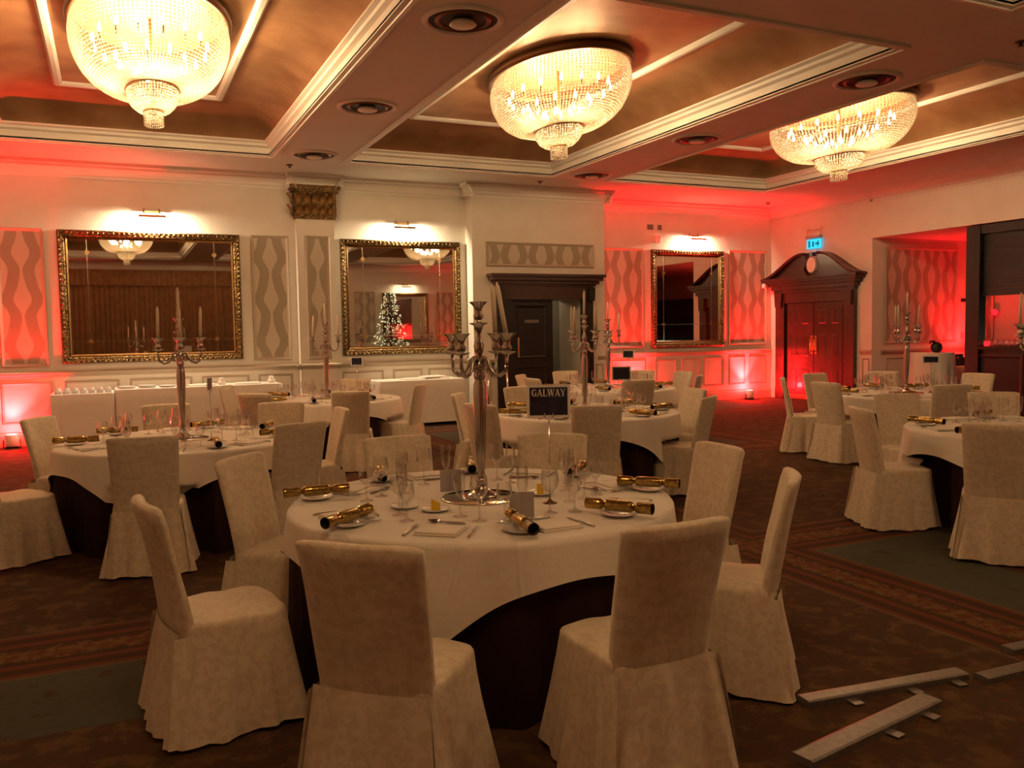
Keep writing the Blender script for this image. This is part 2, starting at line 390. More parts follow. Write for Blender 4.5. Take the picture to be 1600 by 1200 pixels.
for row, z in enumerate((3.64, 3.83)):
    for k in range(5):
        link('acanthus_leaf', lm, capital, (2.93 + .135 * k - (.0 if row else 0), YPIL - .03, z))
    for k in range(2):
        o = link('acanthus_leaf', lm, capital, (2.85, YPIL + .02 + .09 * k, z), -PI / 2)

# framed wallpaper panels and dado panels
FR = [(0, 0), (0, .022), (.012, .030), (.035, .018), (.05, .008), (.05, 0)]
DF = [(0, 0), (0, .014), (.012, .022), (.03, .010), (.034, 0)]
def paper_panel(parent, fn, u0, u1, v0, v1, axis='x', frame='taupe_trim'):
    c = fn((u0 + u1) / 2, (v0 + v1) / 2, 0)
    mb_ = MB().add([fn(u0, v0, .006), fn(u1, v0, .006), fn(u1, v1, .006), fn(u0, v1, .006)], [(0, 1, 2, 3)])
    mb_.frame(u0, u1, v0, v1, [(0, 0), (0, .006)], fn)
    p = part('wallpaper_panel', mb_, 'paper_' + axis, parent, center=c)
    f_ = MB().frame(u0, u1, v0, v1, FR, fn)
    return link('panel_moulding', f_.mesh('panel_moulding', frame, c), p)
def dado(parent, fn, us, v0=.34, v1=.96):
    for u0, u1 in us:
        part('dado_panel', MB().frame(u0, u1, v0, v1, DF, fn), 'taupe_trim', parent)
f = wy(YB)
for u0, u1 in ((-1.52, -.89), (2.14, 2.76), (-3.0, -2.1)): paper_panel(wall_back, f, u0, u1, 1.20, 3.29)
paper_panel(pil, wy(YPIL), 3.01, 3.42, 1.20, 3.29)
dado(wall_back, f, [(-3.1, -1.7), (-1.55, -.86), (-.70, .07), (.22, 1.15), (1.30, 2.05), (2.20, 2.77), (3.63, 4.37), (4.55, 5.10), (5.22, 5.90)])
paper_panel(wall_bay, wy(YBAY), 6.27, 8.55, 2.82, 3.27)
dado(wall_bay, wy(YBAY), [(6.08, 6.34), (8.58, 8.75)])
f = wy(YREC)
paper_panel(wall_recess, f, 9.20, 10.27, 1.23, 3.32); paper_panel(wall_recess, f, 12.53, 13.62, 1.23, 3.35)
dado(wall_recess, f, [(9.3, 10.3), (10.55, 11.1), (11.25, 11.7), (11.85, 12.4), (12.55, 13.0), (13.12, 13.6)])
paper_panel(wall_alcove, wy(ALC - .05), 14.1, 16.2, 1.24, 3.19)
paper_panel(wall_alcove, wy(ALC - .05), 16.75, 17.35, 1.24, 3.0)
dado(wall_alcove, wy(ALC - .05), [(14.15, 15.0), (15.2, 16.3)])
dado(wall_right, wx(XR), [(12.50, 12.68)])
f = wyr(YR)
for u0, u1 in ((6.2, 7.2), (7.6, 8.4), (8.75, 9.6), (12.2, 13.2)): paper_panel(wall_rear, f, u0, u1, 1.2, 3.29)
dado(wall_rear, f, [(6.2, 7.4), (7.6, 8.5), (8.8, 9.7), (10, 11), (11.2, 12), (12.2, 13.2)])

# ------------------------------------------------------------------ mirrors and picture lights
def mirror(u0, u1, v0, v1, fn, label, inset=(.30, .34), lines=True):
    c = fn((u0 + u1) / 2, v0, 0); o = empty('wall_mirror', c); tag(o, label, 'mirror', 'gilt framed mirrors')
    loc = lambda u, v, w_: tuple(a - b for a, b in zip(fn(u, v, w_), c))
    fw_ = .11
    fr = part('frame', MB().frame(u0, u1, v0, v1, [(0, .0), (0, .045), (.02, .07), (.05, .055), (.085, .05), (.10, .03), (.11, .022), (.11, .005)], loc), 'gilt', o)
    # carved beads along the frame
    bd = MB(); n = int((u1 - u0) / .075)
    def bead(u, v): bd.lathe([(.001, -.02), (.017, -.012), (.02, 0), (.017, .012), (.001, .02)], 6, loc(u, v, .062), 1, 1, False)
    for k in range(n + 1):
        u = u0 + .05 + (u1 - u0 - .1) * k / n; bead(u, v0 + .045); bead(u, v1 - .045)
    n = int((v1 - v0) / .075)
    for k in range(1, n):
        v = v0 + .05 + (v1 - v0 - .1) * k / n; bead(u0 + .045, v); bead(u1 - .045, v)
    link('carved_beading', bd.mesh('carved_beading', 'gilt'), fr)['kind'] = 'stuff'
    part('inner_slip', MB().frame(u0 + fw_, u1 - fw_, v0 + fw_, v1 - fw_, [(0, .02), (.006, .032), (.028, .022), (.03, .012)], loc), 'brass', o)
    part('glass', MB().add([loc(u0 + .1, v0 + .1, .012), loc(u1 - .1, v0 + .1, .012), loc(u1 - .1, v1 - .1, .012), loc(u0 + .1, v1 - .1, .012)], [(0, 1, 2, 3)]), 'mirror', o)
    if lines:
        a0, a1, b0, b1 = u0 + inset[0] + .1, u1 - inset[0] - .1, v0 + inset[1], v1 - inset[1]
        for p, q in (((a0, v0 + .13), (a0, v1 - .13)), ((a1, v0 + .13), (a1, v1 - .13))):
            part('dividing_strip', MB().box(p[0] - .007, p[0] + .007, 0, 0, 0, 0, None) if False else MB().prism([(p[0] - .007, p[1]), (p[0] + .007, p[1]), (q[0] + .007, q[1]), (q[0] - .007, q[1])], .012, .018, loc), 'bevel', o)
        part('dividing_strip', MB().prism([(u0 + .13, b0 - .006), (u1 - .13, b0 - .006), (u1 - .13, b0 + .006), (u0 + .13, b0 + .006)], .012, .017, loc), 'bevel', o)
        for u in (a0, a1):
            for v in (b0, b1):
                ro = MB(); ring = [(u + .035 * math.cos(2 * PI * k / 14), v + .035 * math.sin(2 * PI * k / 14)) for k in range(14)]
                ro.prism(ring, .012, .024, loc); ring2 = [(u + .018 * math.cos(2 * PI * k / 10), v + .018 * math.sin(2 * PI * k / 10)) for k in range(10)]
                ro.prism(ring2, .024, .032, loc); part('rosette', ro, 'brass', o)
    return o
def picture_light(u, v, fn, label, power=PIC_POWER, lit=True):
    c = fn(u, v, 0); o = empty('picture_light', c); tag(o, label, 'picture light', 'brass picture lights')
    loc = lambda uu, vv, w_: tuple(a - b for a, b in zip(fn(uu, vv, w_), c))
    part('back_plate', MB().prism([(u - .13, v + .05), (u + .13, v + .05), (u + .13, v + .085), (u - .13, v + .085)], 0, .02, loc), 'brass', o)
    for s in (-1, 1):
        part('arm', MB().tube([loc(u + s * .11, v + .12, .015), loc(u + s * .115, v + .07, .03), loc(u + s * .11, v + .05, .09), loc(u + s * .09, v + .02, .15), loc(u + s * .08, v - .02, .17)], [.010, .013, .008, .008, .008], 6), 'brass', o)
    pr = [(.155, v + .005), (.165, v - .005), (.205, v - .005), (.215, v - .03), (.205, v - .05), (.16, v - .01)]
    h = MB().extrude_line([(.13, v - .018), (.145, v + .002), (.175, v + .008), (.205, v - .008), (.215, v - .04)], u - .20, u + .20, loc)
    part('hood', h, 'brass', o)
    part('lamp_tube', MB().tube([loc(u - .18, v - .028, .172), loc(u + .18, v - .028, .172)], .010, 6), 'tube', o)
    ld = bpy.data.lights.new('picture_lamp', 'AREA'); ld.shape = 'RECTANGLE'; ld.size = .36; ld.size_y = .03; ld.energy = power; ld.color = (1, .80, .52)
    lo = link('lamp', ld); a = Vector(fn(u, v - .045, .172)); lo.location = a
    b = Vector(fn(u, v - .20, .0)); lo.rotation_euler = (b - a).to_track_quat('-Z', 'Y').to_euler()
    lo.parent = o; lo.location = a - Vector(c)
    return o
mirror(-.71, 1.96, 1.23, 3.28, wy(YB), 'widest gilt mirror, hanging above the buffet with upturned cups')
mirror(3.64, 5.87, 1.24, 3.27, wy(YB), 'gilt mirror between pilaster and doorway bay, reflecting the Christmas tree')
mirror(10.46, 12.38, 1.21, 3.31, wy(YREC), 'narrow gilt mirror in the red-lit recess, reflecting the doors', (.22, .5))
mirror(9.9, 11.83, 1.24, 3.24, wyr(YR), 'gilt mirror behind the Christmas tree, seen only by reflection', (.22, .4))
picture_light(.64, 3.53, wy(YB), 'brass picture light above the widest mirror by the buffet', 85)
picture_light(4.77, 3.50, wy(YB), 'brass picture light above the mirror reflecting the Christmas tree', 70)
picture_light(11.57, 3.56, wy(YREC), 'brass picture light above the narrow recess mirror', 45)
picture_light(10.87, 3.50, wyr(YR), 'brass picture light above the mirror behind the Christmas tree', 22)

# ------------------------------------------------------------------ doorway in the bay
d1 = empty('door_1', ((D0 + D1) / 2, YBAY, 0)); tag(d1, 'dark wooden doorway with projecting cornice and one open leaf', 'door', None, 'structure')
def rel(o, fn): return lambda u, v, w_: tuple(a - b for a, b in zip(fn(u, v, w_), o.location))
L1 = rel(d1, wy(YBAY))
for u0, u1 in ((D0 - .26, D0 + .03), (D1 - .03, D1 + .16)):
    part('jamb', MB().prism([(u0, 0), (u1, 0), (u1, 2.44), (u0, 2.44)], -.12, .06, L1), 'black_wood', d1)
part('frieze', MB().prism([(D0 - .26, DZ), (D1 + .16, DZ), (D1 + .16, 2.48), (D0 - .26, 2.48)], -.1, .07, L1), 'mahogany', d1)
for z0, z1, dd, out in ((2.46, 2.50, .04, .10), (2.50, 2.56, .09, .15), (2.56, 2.63, .15, .21), (2.63, 2.68, .19, .25)):
    part('cornice_step', MB().prism([(D0 - .26 - dd, z0), (D1 + .16 + dd, z0), (D1 + .16 + dd, z1), (D0 - .26 - dd, z1)], 0, out, L1), 'mahogany', d1)
for u in (D0 - .2, D1 + .1):
    part('corbel', MB().prism([(u - .06, 2.18), (u + .06, 2.18), (u + .07, 2.44), (u - .07, 2.44)], .06, .13, L1), 'black_wood', d1)
lf = part('door_leaf', MB().prism([(D0 + .03, .01), (7.66, .01), (7.66, DZ - .01), (D0 + .03, DZ - .01)], -.10, -.05, L1), 'black_wood', d1)
for v0, v1 in ((.15, .95), (1.1, 2.1)):
    o = MB().frame(D0 + .16, 7.53, v0, v1, [(0, -.05), (.02, -.035), (.05, -.05)], L1); link('leaf_panel', o.mesh('leaf_panel', 'black_wood'), lf)
link('sign_plate', MB().prism([(7.06, 1.77), (7.36, 1.77), (7.36, 1.83), (7.06, 1.83)], -.05, -.04, L1).mesh('sign_plate', 'aluminium'), lf)
link('pull_handle', MB().prism([(6.90, 1.12), (6.935, 1.12), (6.935, 1.50), (6.90, 1.50)], -.05, -.02, L1).mesh('pull_handle', 'brass'), lf)
ld = bpy.data.lights.new('passage_fill', 'POINT'); ld.energy = 4; ld.color = (1, .72, .42); ld.shadow_soft_size = .1; link('passage_fill', ld, wall_bay, (8.0, YREC + .9, 2.4))  # added fill light without a fitting, brightens the passage seen through the doorway

# ------------------------------------------------------------------ pedimented double doors
DC = 13.95
d2 = empty('door_2', (XR, DC, 0)); tag(d2, 'mahogany double doors under a broken swan-neck pediment', 'door', None, 'structure')
L2 = lambda u, v, w_: (-w_, -u, v)     # u runs towards -Y from the middle of the doors
for s in (-1, 1):
    a, b = sorted((s * .86, s * 1.13))
    pj = part('pilaster_strip', MB().prism([(a, 0), (b, 0), (b, 2.36), (a, 2.36)], .0, .10, L2), 'mahogany', d2)
    a2, b2 = sorted((s * .90, s * 1.09))
    link('plinth', MB().prism([(a2 - .03, 0), (b2 + .03, 0), (b2 + .03, .25), (a2 - .03, .25)], .10, .12, L2).mesh('plinth', 'mahogany'), pj)
    link('console', MB().prism([(a2, 2.05), (b2, 2.05), (b2 + .02, 2.36), (a2 - .02, 2.36)], .10, .16, L2).mesh('console', 'mahogany'), pj)
part('door_lining', MB().prism([(-.86, 0), (.86, 0), (.86, 2.36), (-.86, 2.36)], .0, .02, L2), 'black_wood', d2)
part('head_board', MB().prism([(-.86, 2.14), (.86, 2.14), (.86, 2.36), (-.86, 2.36)], .02, .09, L2), 'mahogany', d2)
for z0, z1, hw, out in ((2.36, 2.43, 1.15, .13), (2.43, 2.52, 1.20, .17), (2.52, 2.58, 1.27, .22), (2.58, 2.64, 1.33, .27), (2.64, 2.69, 1.38, .31)):
    part('cornice_step', MB().prism([(-hw, z0), (hw, z0), (hw, z1), (-hw, z1)], 0, out, L2), 'mahogany', d2)
def swan(s):
    top = []
    for k in range(15):
        t_ = k / 14; u = 1.38 - t_ * 1.20
        z = 2.70 + .50 * (3 * t_ ** 2 - 2 * t_ ** 3) + .03 * math.sin(PI * t_)
        top.append((s * u, z))
    top += [(s * (.18 + .075 * math.cos(a) - .06), 3.13 + .075 * math.sin(a)) for a in (.9, .2, -.6, -1.4)]
    low = [(s * .17, 2.95), (s * .23, 2.86), (s * .17, 2.76), (s * .1, 2.69), (s * 1.38, 2.69)]
    return top, low
for s in (-1, 1):
    top, low = swan(s)
    sc_ = part('pediment_scroll', MB().prism(top + low, .02, .14, L2), 'mahogany', d2)
    rib = MB()
    ex = [(u, z) for u, z in top[:15]]
    rib.grid([[L2(u, z, 0), L2(u, z, .30 - .10 * min(1, k / 14)), L2(u, z - .05, .28 - .10 * min(1, k / 14)), L2(u, z - .06, .14)] for k, (u, z) in enumerate(ex)], smooth=False)
    link('scroll_moulding', rib.mesh('scroll_moulding', 'mahogany'), sc_)
part('tympanum', MB().prism([(-1.2, 2.69), (1.2, 2.69), (.9, 2.86), (.3, 2.92), (-.3, 2.92), (-.9, 2.86)], .0, .05, L2), 'mahogany', d2)
ring = [(.13 * math.cos(2 * PI * k / 24), 2.93 + .165 * math.sin(2 * PI * k / 24)) for k in range(24)]
part('roundel', MB().prism(ring, .05, .15, L2), 'white_trim', d2)
part('finial_block', MB().prism([(-.035, 3.12), (.035, 3.12), (.03, 3.2), (-.03, 3.2)], .04, .14, L2), 'black_wood', d2)
for s in (-1, 1):
    a, b = sorted((s * .008, s * .80))
    leafo = part('door_leaf', MB().prism([(a, .01), (b, .01), (b, 2.13), (a, 2.13)], .02, .055, L2), 'mahogany', d2)
    for c0, c1 in ((.10, .40), (.46, .74)):
        for v0, v1 in ((.16, .74), (.92, 1.50), (1.62, 2.03)):
            p, q = sorted((s * c0, s * c1))
            link('raised_panel', MB().frame(p, q, v0, v1, [(0, .055), (.0, .043), (.03, .043), (.07, .062), (.14, .062)], L2).add([L2(p + .14, v0 + .14, .062), L2(q - .14, v0 + .14, .062), L2(q - .14, v1 - .14, .062), L2(p + .14, v1 - .14, .062)], [(0, 1, 2, 3)]).mesh('raised_panel', 'mahogany'), leafo)
    p, q = sorted((s * .025, s * .085))
    link('finger_plate', MB().prism([(p, 1.02), (q, 1.02), (q, 1.42), (p, 1.42)], .055, .062, L2).mesh('finger_plate', 'brass'), leafo)
    link('pull_handle', MB().tube([L2(s * .055, 1.08, .06), L2(s * .055, 1.10, .11), L2(s * .055, 1.34, .11), L2(s * .055, 1.36, .06)], .011, 8).mesh('pull_handle', 'brass'), leafo)
    lo_ = link('kick_plate', MB().prism(sorted([(s * .06, .03), (s * .76, .03)]) + sorted([(s * .76, .12), (s * .06, .12)], reverse=True), .055, .059, L2).mesh('kick_plate', 'brass'), leafo)
# exit sign above the pediment
ex = empty('exit_sign', (XR, 13.95, 3.28)); tag(ex, 'glowing turquoise emergency exit sign above the pedimented doors', 'exit sign')
LE = lambda u, v, w_: (-w_, -u, v)
part('housing', MB().prism([(-.20, .22), (.20, .22), (.20, .27), (-.20, .27)], .02, .12, LE), 'grey', ex)
part('lit_panel', MB().prism([(-.20, .0), (.20, .0), (.20, .20), (-.20, .20)], .06, .075, LE), 'exit', ex)
for u0, u1, v0, v1 in ((-.15, -.10, .03, .17), (-.04, .01, .04, .15), (.05, .16, .08, .12), (.11, .14, .04, .16)):
    part('pictogram', MB().prism([(u0, v0), (u1, v0), (u1, v1), (u0, v1)], .075, .078, LE), 'exit_mark', ex)
for u in (-.19, .19):
    part('bracket_rod', MB().tube([LE(u, .20, .07), LE(u, .42, .07), LE(u, .44, .0)], .008, 6), 'brass', ex)
part('cross_rod', MB().tube([LE(-.19, .40, .07), LE(.19, .40, .07)], .007, 6), 'brass', ex)

# ------------------------------------------------------------------ bar opening
bar = empty('bar_counter', (XR + .1, 10.3, 0)); tag(bar, 'dark wooden bar with corner post, counter and half-lowered slatted shutter', 'bar')
part('post', MB().box(-.08, .10, -.16, .10, 0, ALZ - .02), 'black_wood', bar)
part('head_beam', MB().box(-.06, .12, -6.0, -.16, 3.18, ALZ - .02), 'black_wood', bar)
part('counter_top', MB().box(-.10, .55, -6.0, -.17, 1.17, 1.22), 'black_wood', bar)
fr_ = part('counter_front', MB().box(-.02, .10, -6.0, -.17, .1, 1.17), 'black_wood', bar)
part('plinth', MB().box(.02, .10, -6.0, -.17, 0, .1), 'black_wood', bar)
for k in range(6): link('front_panel', MB().frame(-5.95 + k, -5.05 + k, .2, 1.08, [(0, .02), (.0, .035), (.04, .035), (.06, .02)], lambda u, v, w_: (-w_, u, v)).mesh('front_panel', 'mahogany'), fr_)
sl = MB().box(.02, .045, -5.98, -.17, -.03, .03).mesh('shutter_slat', 'black_wood')
for k in range(17):
    o = link('shutter_slat', sl, bar, (0, 0, 2.19 + .062 * k)); o.rotation_euler = (0, math.radians(0), 0)
part('bottom_bar', MB().box(.0, .06, -5.98, -.17, 2.10, 2.16), 'black_wood', bar)
bb = empty('back_bar', (ALX - .35, 7.4, 0)); tag(bb, 'lit back-bar shelving behind the shutter', 'shelf')
part('carcass', MB().box(0, .33, -2.2, 2.2, 0, .95).box(.30, .33, -2.2, 2.2, .95, 2.6), 'black_wood', bb)
for z in (1.25, 1.6, 1.95): part('shelf', MB().box(.05, .30, -2.2, 2.2, z, z + .02), 'black_wood', bb)
part('light_strip', MB().box(.27, .30, -2.1, 2.1, .98, 1.20), 'back_bar', bb)

btl = link('bar_bottle', MB().lathe([(.001, 0), (.036, 0), (.038, .01), (.038, .15), (.030, .18), (.013, .21), (.012, .25), (.001, .25)], 12, caps=False).mesh('bar_bottle', 'black')); tag(btl, 'bottle', 'bottle')
link('cap', MB().lathe([(.014, .245), (.014, .275), (.001, .277)], 10, caps=False).mesh('cap', 'brass'), btl)
for k in range(9): place(btl, (ALX - .20, 9.3 - .42 * k, .951), 0, 'dark bottle before the lit back bar, %s from the alcove end wall' % ORD[k], 'bottles on the back bar')

# ------------------------------------------------------------------ curtains on the far end wall
n_c = 9
for k in range(n_c):
    x0 = -3.1 + k * .98; rows = []
    for j, z in enumerate((.03, 1.2, 2.4, 3.6)):
        rows.append([(i / 60 * .965, .10 + .05 * math.sin(i / 60 * 2 * PI * 6 + .5 * k) * (1 - .15 * j) + .012 * math.sin(i * 1.7 + k), z) for i in range(61)])
    rows2 = [[(x, y - .02, z) for x, y, z in r] for r in rows]
    o = link('curtain', MB().grid(rows).grid(rows2).mesh('curtain', 'curtain'), None, (x0, YR + .03, 0))
    tag(o, 'heavy brown pleated curtain on the end wall, %s from the Christmas tree' % ORD[8 - k], 'curtain', 'curtains on the end wall')
pel = MB()
rows = [[(i / 240 * 8.95, .26 + .03 * math.sin(i / 240 * 2 * PI * 52), z) for i in range(241)] for z in (3.45, 3.98)]
pel.grid(rows)
for i in range(241): pass
pel.box(0, 8.95, .0, .24, 3.98, 4.02)
tag(link('pelmet', pel.mesh('pelmet', 'curtain'), None, (-3.15, YR + .01, 0)), 'gathered brown pelmet across the top of the curtains', 'pelmet')

# ------------------------------------------------------------------ chandeliers
CA, CB = .76, 1.22
BOWL = [(.965, 4.80), (.985, 4.75), (1.0, 4.68), (.995, 4.60), (.975, 4.52), (.935, 4.44), (.88, 4.36), (.80, 4.285), (.70, 4.225), (.60, 4.19), (.50, 4.172), (.42, 4.166), (.34, 4.170)]
def resample(prof, step, a):
    P = [Vector((r * a, z)) for r, z in prof]; out = [P[0].copy()]; acc = 0
    for p, q in zip(P, P[1:]):
        L_ = (q - p).length; t_ = step - acc
        while t_ <= L_: out.append(p + (q - p) * t_ / L_); t_ += step
        acc = (acc + L_) % step
    return [(v.x / a, v.y) for v in out]
ICO = None
def beads(pts, r):
    global ICO
    if ICO is None:
        bm = bmesh.new(); bmesh.ops.create_icosphere(bm, subdivisions=1, radius=1)
        ICO = (np.array([v.co[:] for v in bm.verts]), np.array([[v.index for v in f_.verts] for f_ in bm.faces])); bm.free()
    V, F = ICO; P = np.array(pts)
    vs = (P[:, None, :] + V[None] * r).reshape(-1, 3); fs = (F[None] + (np.arange(len(P)) * len(V))[:, None, None]).reshape(-1, 3)
    me = bpy.data.meshes.new('beads'); me.vertices.add(len(vs)); me.vertices.foreach_set('co', vs.ravel())
    me.loops.add(fs.size); me.polygons.add(len(fs)); me.loops.foreach_set('vertex_index', fs.ravel().astype(np.int32))
    me.polygons.foreach_set('loop_start', np.arange(0, fs.size, 3, dtype=np.int32)); me.polygons.foreach_set('loop_total', np.full(len(fs), 3, dtype=np.int32))
    me.update(calc_edges=True); me.polygons.foreach_set('use_smooth', [True] * len(fs)); me.materials.append(M['bead']); return me
Z0 = 3.80
def chandelier():
    o = empty('chandelier'); tag(o, 'oval crystal bead chandelier', 'chandelier', 'oval crystal chandeliers')
    pts = []
    for s, z in resample(BOWL, .034, 1.0):
        for k in range(120):
            a = 2 * PI * k / 120; pts.append((CA * s * math.cos(a), CB * s * math.sin(a), z - Z0))
    b = link('bead_bowl', beads(pts, .0150), o); b['kind'] = 'stuff'
    pts = []
    for s, z in resample([(1.08, 4.160), (1.06, 4.115), (1.0, 4.065), (.88, 4.015), (.68, 3.972), (.44, 3.948)], .027, .32):
        for k in range(56):
            a = 2 * PI * k / 56; pts.append((.235 * s * math.cos(a), .40 * s * math.sin(a), z - Z0))
    b = link('bead_basket', beads(pts, .0125), o); b['kind'] = 'stuff'
    pts = [(.09 * math.cos(2 * PI * k / 26), .135 * math.sin(2 * PI * k / 26), z - Z0) for z in np.arange(3.815, 3.95, .024) for k in range(26)]
    b = link('bead_tassel', beads(pts, .012), o); b['kind'] = 'stuff'
    part('ceiling_ring', MB().lathe([(1.03, 1.10), (1.05, 1.04), (1.03, 1.0), (.98, .995), (.96, 1.03), (.96, 1.10)], 64, (0, 0, 0), CA, CB, False), 'bronze', o)
    part('basket_ring', MB().lathe([(1.09, .385), (1.15, .372), (1.13, .350), (1.06, .355)], 48, (0, 0, 0), .235, .40, False), 'brass', o)
    part('tassel_ring', MB().lathe([(1.05, .165), (1.12, .15), (1.05, .135)], 30, (0, 0, 0), .09, .135, False), 'brass', o)
    part('stem', MB().tube([(0, 0, 1.09), (0, 0, .18)], .018, 10), 'brass', o)
    bm_ = MB().lathe([(.001, -.05), (.016, -.03), (.02, 0), (.014, .03), (.001, .06)], 8).mesh('candle_bulb', 'bulb')
    hm = MB().lathe([(.011, -.12), (.011, -.05), (.016, -.05), (.016, -.04)], 8).mesh('bulb_holder', 'brass')
    for rr, nn, z in ((.72, 16, .80), (.45, 10, .66), (.2, 6, .55)):
        for k in range(nn):
            a = 2 * PI * (k + .5) / nn + rr
            q = link('candle_bulb', bm_, o, (CA * rr * math.cos(a), CB * rr * math.sin(a), z)); link('bulb_holder', hm, q)
    return o
chp = chandelier()
CH = [(.48, 9.72, 'lit crystal chandelier in the coffer before the widest mirror'), (5.24, 9.72, 'lit crystal chandelier in the coffer before the dark doorway'), (10.02, 9.72, 'lit crystal chandelier in the coffer beside the pedimented doors'),
      (.48, 1.3, 'lit crystal chandelier reflected in the widest mirror'), (5.24, 1.3, 'lit crystal chandelier hanging over the middle of the curtained end'), (10.02, 1.3, 'lit crystal chandelier on the bar side of the curtained end')]
for k, (x, y, lab) in enumerate(CH):
    o = place(chp, (x, y, Z0), 0, lab)
for (x, y, lab), pw in zip(CH, CH_POWER):
    o = [q for q in bpy.data.objects if q.name.startswith('chandelier') and abs(q.location.x - x) < .01 and abs(q.location.y - y) < .01][0]
    for dx, dy, z in ((.36, .0, .66), (-.36, 0, .66), (0, .60, .66), (0, -.60, .66), (0, 0, .60)):
        ld = bpy.data.lights.new('chandelier_lamp', 'POINT'); ld.energy = pw / 5; ld.color = WARM; ld.shadow_soft_size = .06
        link('lamp', ld, o, (dx, dy, z))

# ------------------------------------------------------------------ ceiling fittings
vo = empty('ceiling_vent'); tag(vo, 'round ceiling air diffuser', 'air vent', 'round air diffusers on the ceiling beams')
part('outer_ring', MB().lathe([(.36, 0), (.36, -.012), (.335, -.028), (.315, -.028), (.30, -.006)], 40, caps=False), 'white_trim', vo)
part('throat', MB().lathe([(.315, -.004), (.27, -.006), (.12, -.008), (0.001, -.008)], 40, caps=False), 'dark_hole', vo)
part('middle_cone', MB().lathe([(.245, -.010), (.235, -.03), (.205, -.012)], 40, caps=False), 'bronze', vo)
part('centre_disc', MB().lathe([(.001, -.06), (.105, -.055), (.12, -.045), (.10, -.02)], 32, caps=False), 'white_trim', vo)
for x, y, lab in ((2.85, 13.0, 'round ceiling diffuser close to the gilded capital'), (2.85, 10.05, 'round ceiling diffuser midway between the first two lit chandeliers'), (2.85, 7.0, 'round ceiling diffuser on the beam over the GALWAY table side'),
                  (7.65, 13.0, 'round ceiling diffuser above the dark doorway bay'), (7.65, 10.05, 'round ceiling diffuser midway between doorway and pedimented-door chandeliers'), (7.62, 7.0, 'round ceiling diffuser on the beam before the bar')):
    place(vo, (x, y, CZ), 0, lab)
sp = empty('sprinkler_head'); tag(sp, 'small ceiling sprinkler', 'sprinkler', 'ceiling sprinkler heads')
part('rosette', MB().lathe([(.055, 0), (.05, -.012), (.02, -.016)], 16), 'bronze', sp); part('deflector', MB().lathe([(.012, -.015), (.012, -.035), (.03, -.04), (.03, -.044)], 12), 'bronze', sp)
for x, y, lab in ((2.65, 13.9, 'small dark ceiling sprinkler before the gilded capital'), (7.1, 13.9, 'small dark ceiling sprinkler before the doorway bay'), (13.0, 14.6, 'small dark ceiling sprinkler in the red-lit corner'), (8.0, 5.5, 'small dark ceiling sprinkler on the wide cross beam')):
    place(sp, (x, y, CZ), 0, lab)
al = empty('alarm_sounder', (10.60, YREC, 3.52)); tag(al, 'round white alarm sounder beside the recess picture light', 'alarm')
part('base', MB().prism([(.05 * math.cos(2 * PI * k / 16), .07 * math.sin(2 * PI * k / 16)) for k in range(16)], 0, .03, lambda u, v, w_: (u, -w_, v)), 'white_trim', al)
part('dome', MB().lathe([(.001, -.10), (.055, -.07), (.075, 0), (.055, .07), (.001, .10)], 16, (0, -.07, 0)), 'china', al)
for dx, wd, lab in ((-.10, .16, 'larger small grey vent grille high on the recess wall'), (.14, .11, 'smaller square wall plate beside the recess vent grille')):
    g = empty('wall_grille', (10.55 + dx, YREC, 3.78)); tag(g, lab, 'vent')
    part('plate', MB().box(-wd / 2, wd / 2, -.012, 0, -.055, .055), 'grey', g)
    for k in range(4): part('slot', MB().box(-wd / 2 + .015, wd / 2 - .015, -.016, -.011, -.045 + .026 * k, -.033 + .026 * k), 'dark_hole', g)
sn = empty('motion_sensor', (13.45, YREC, 2.55)); tag(sn, 'small bracket sensor on the red wallpaper near the corner', 'sensor')
part('bracket', MB().tube([(0, 0, .12), (0, -.06, .12), (.02, -.09, .05)], .012, 6), 'black', sn)
part('head', MB().lathe([(.001, -.06), (.045, -.04), (.05, .01), (.03, .05), (.001, .06)], 12, (.02, -.10, 0)), 'white_trim', sn)
wb = empty('wall_box', (6.38, YBAY, .92)); tag(wb, 'small black box on the wall beside the dark doorway', 'box')
part('case', MB().box(-.06, .06, -.09, 0, -.09, .12), 'black', wb); part('front', MB().box(-.045, .045, -.1, -.09, -.05, .08), 'grey', wb)
def chrome_post(loc, lab, h, lean):
    o = empty('chrome_post', loc); tag(o, lab, 'post', 'chrome posts beside the doorway')
    part('base', MB().lathe([(.14, 0), (.14, .02), (.04, .05), (.02, .07)], 24), 'chrome', o)
    part('pole', MB().tube([(0, 0, .05), (lean * .5, 0, h * .5), (lean, 0, h)], .018, 10), 'chrome', o)
    part('cap', MB().lathe([(.03, -.02), (.035, 0), (.03, .03), (.001, .045)], 14, (lean, 0, h)), 'chrome', o)
chrome_post((6.14, 14.2, 0), 'slim chrome post standing at the edge of the doorway bay', .92, 0)
chrome_post((6.52, 14.1, 0), 'slim chrome post standing beside the dark door jamb', .98, -.06)

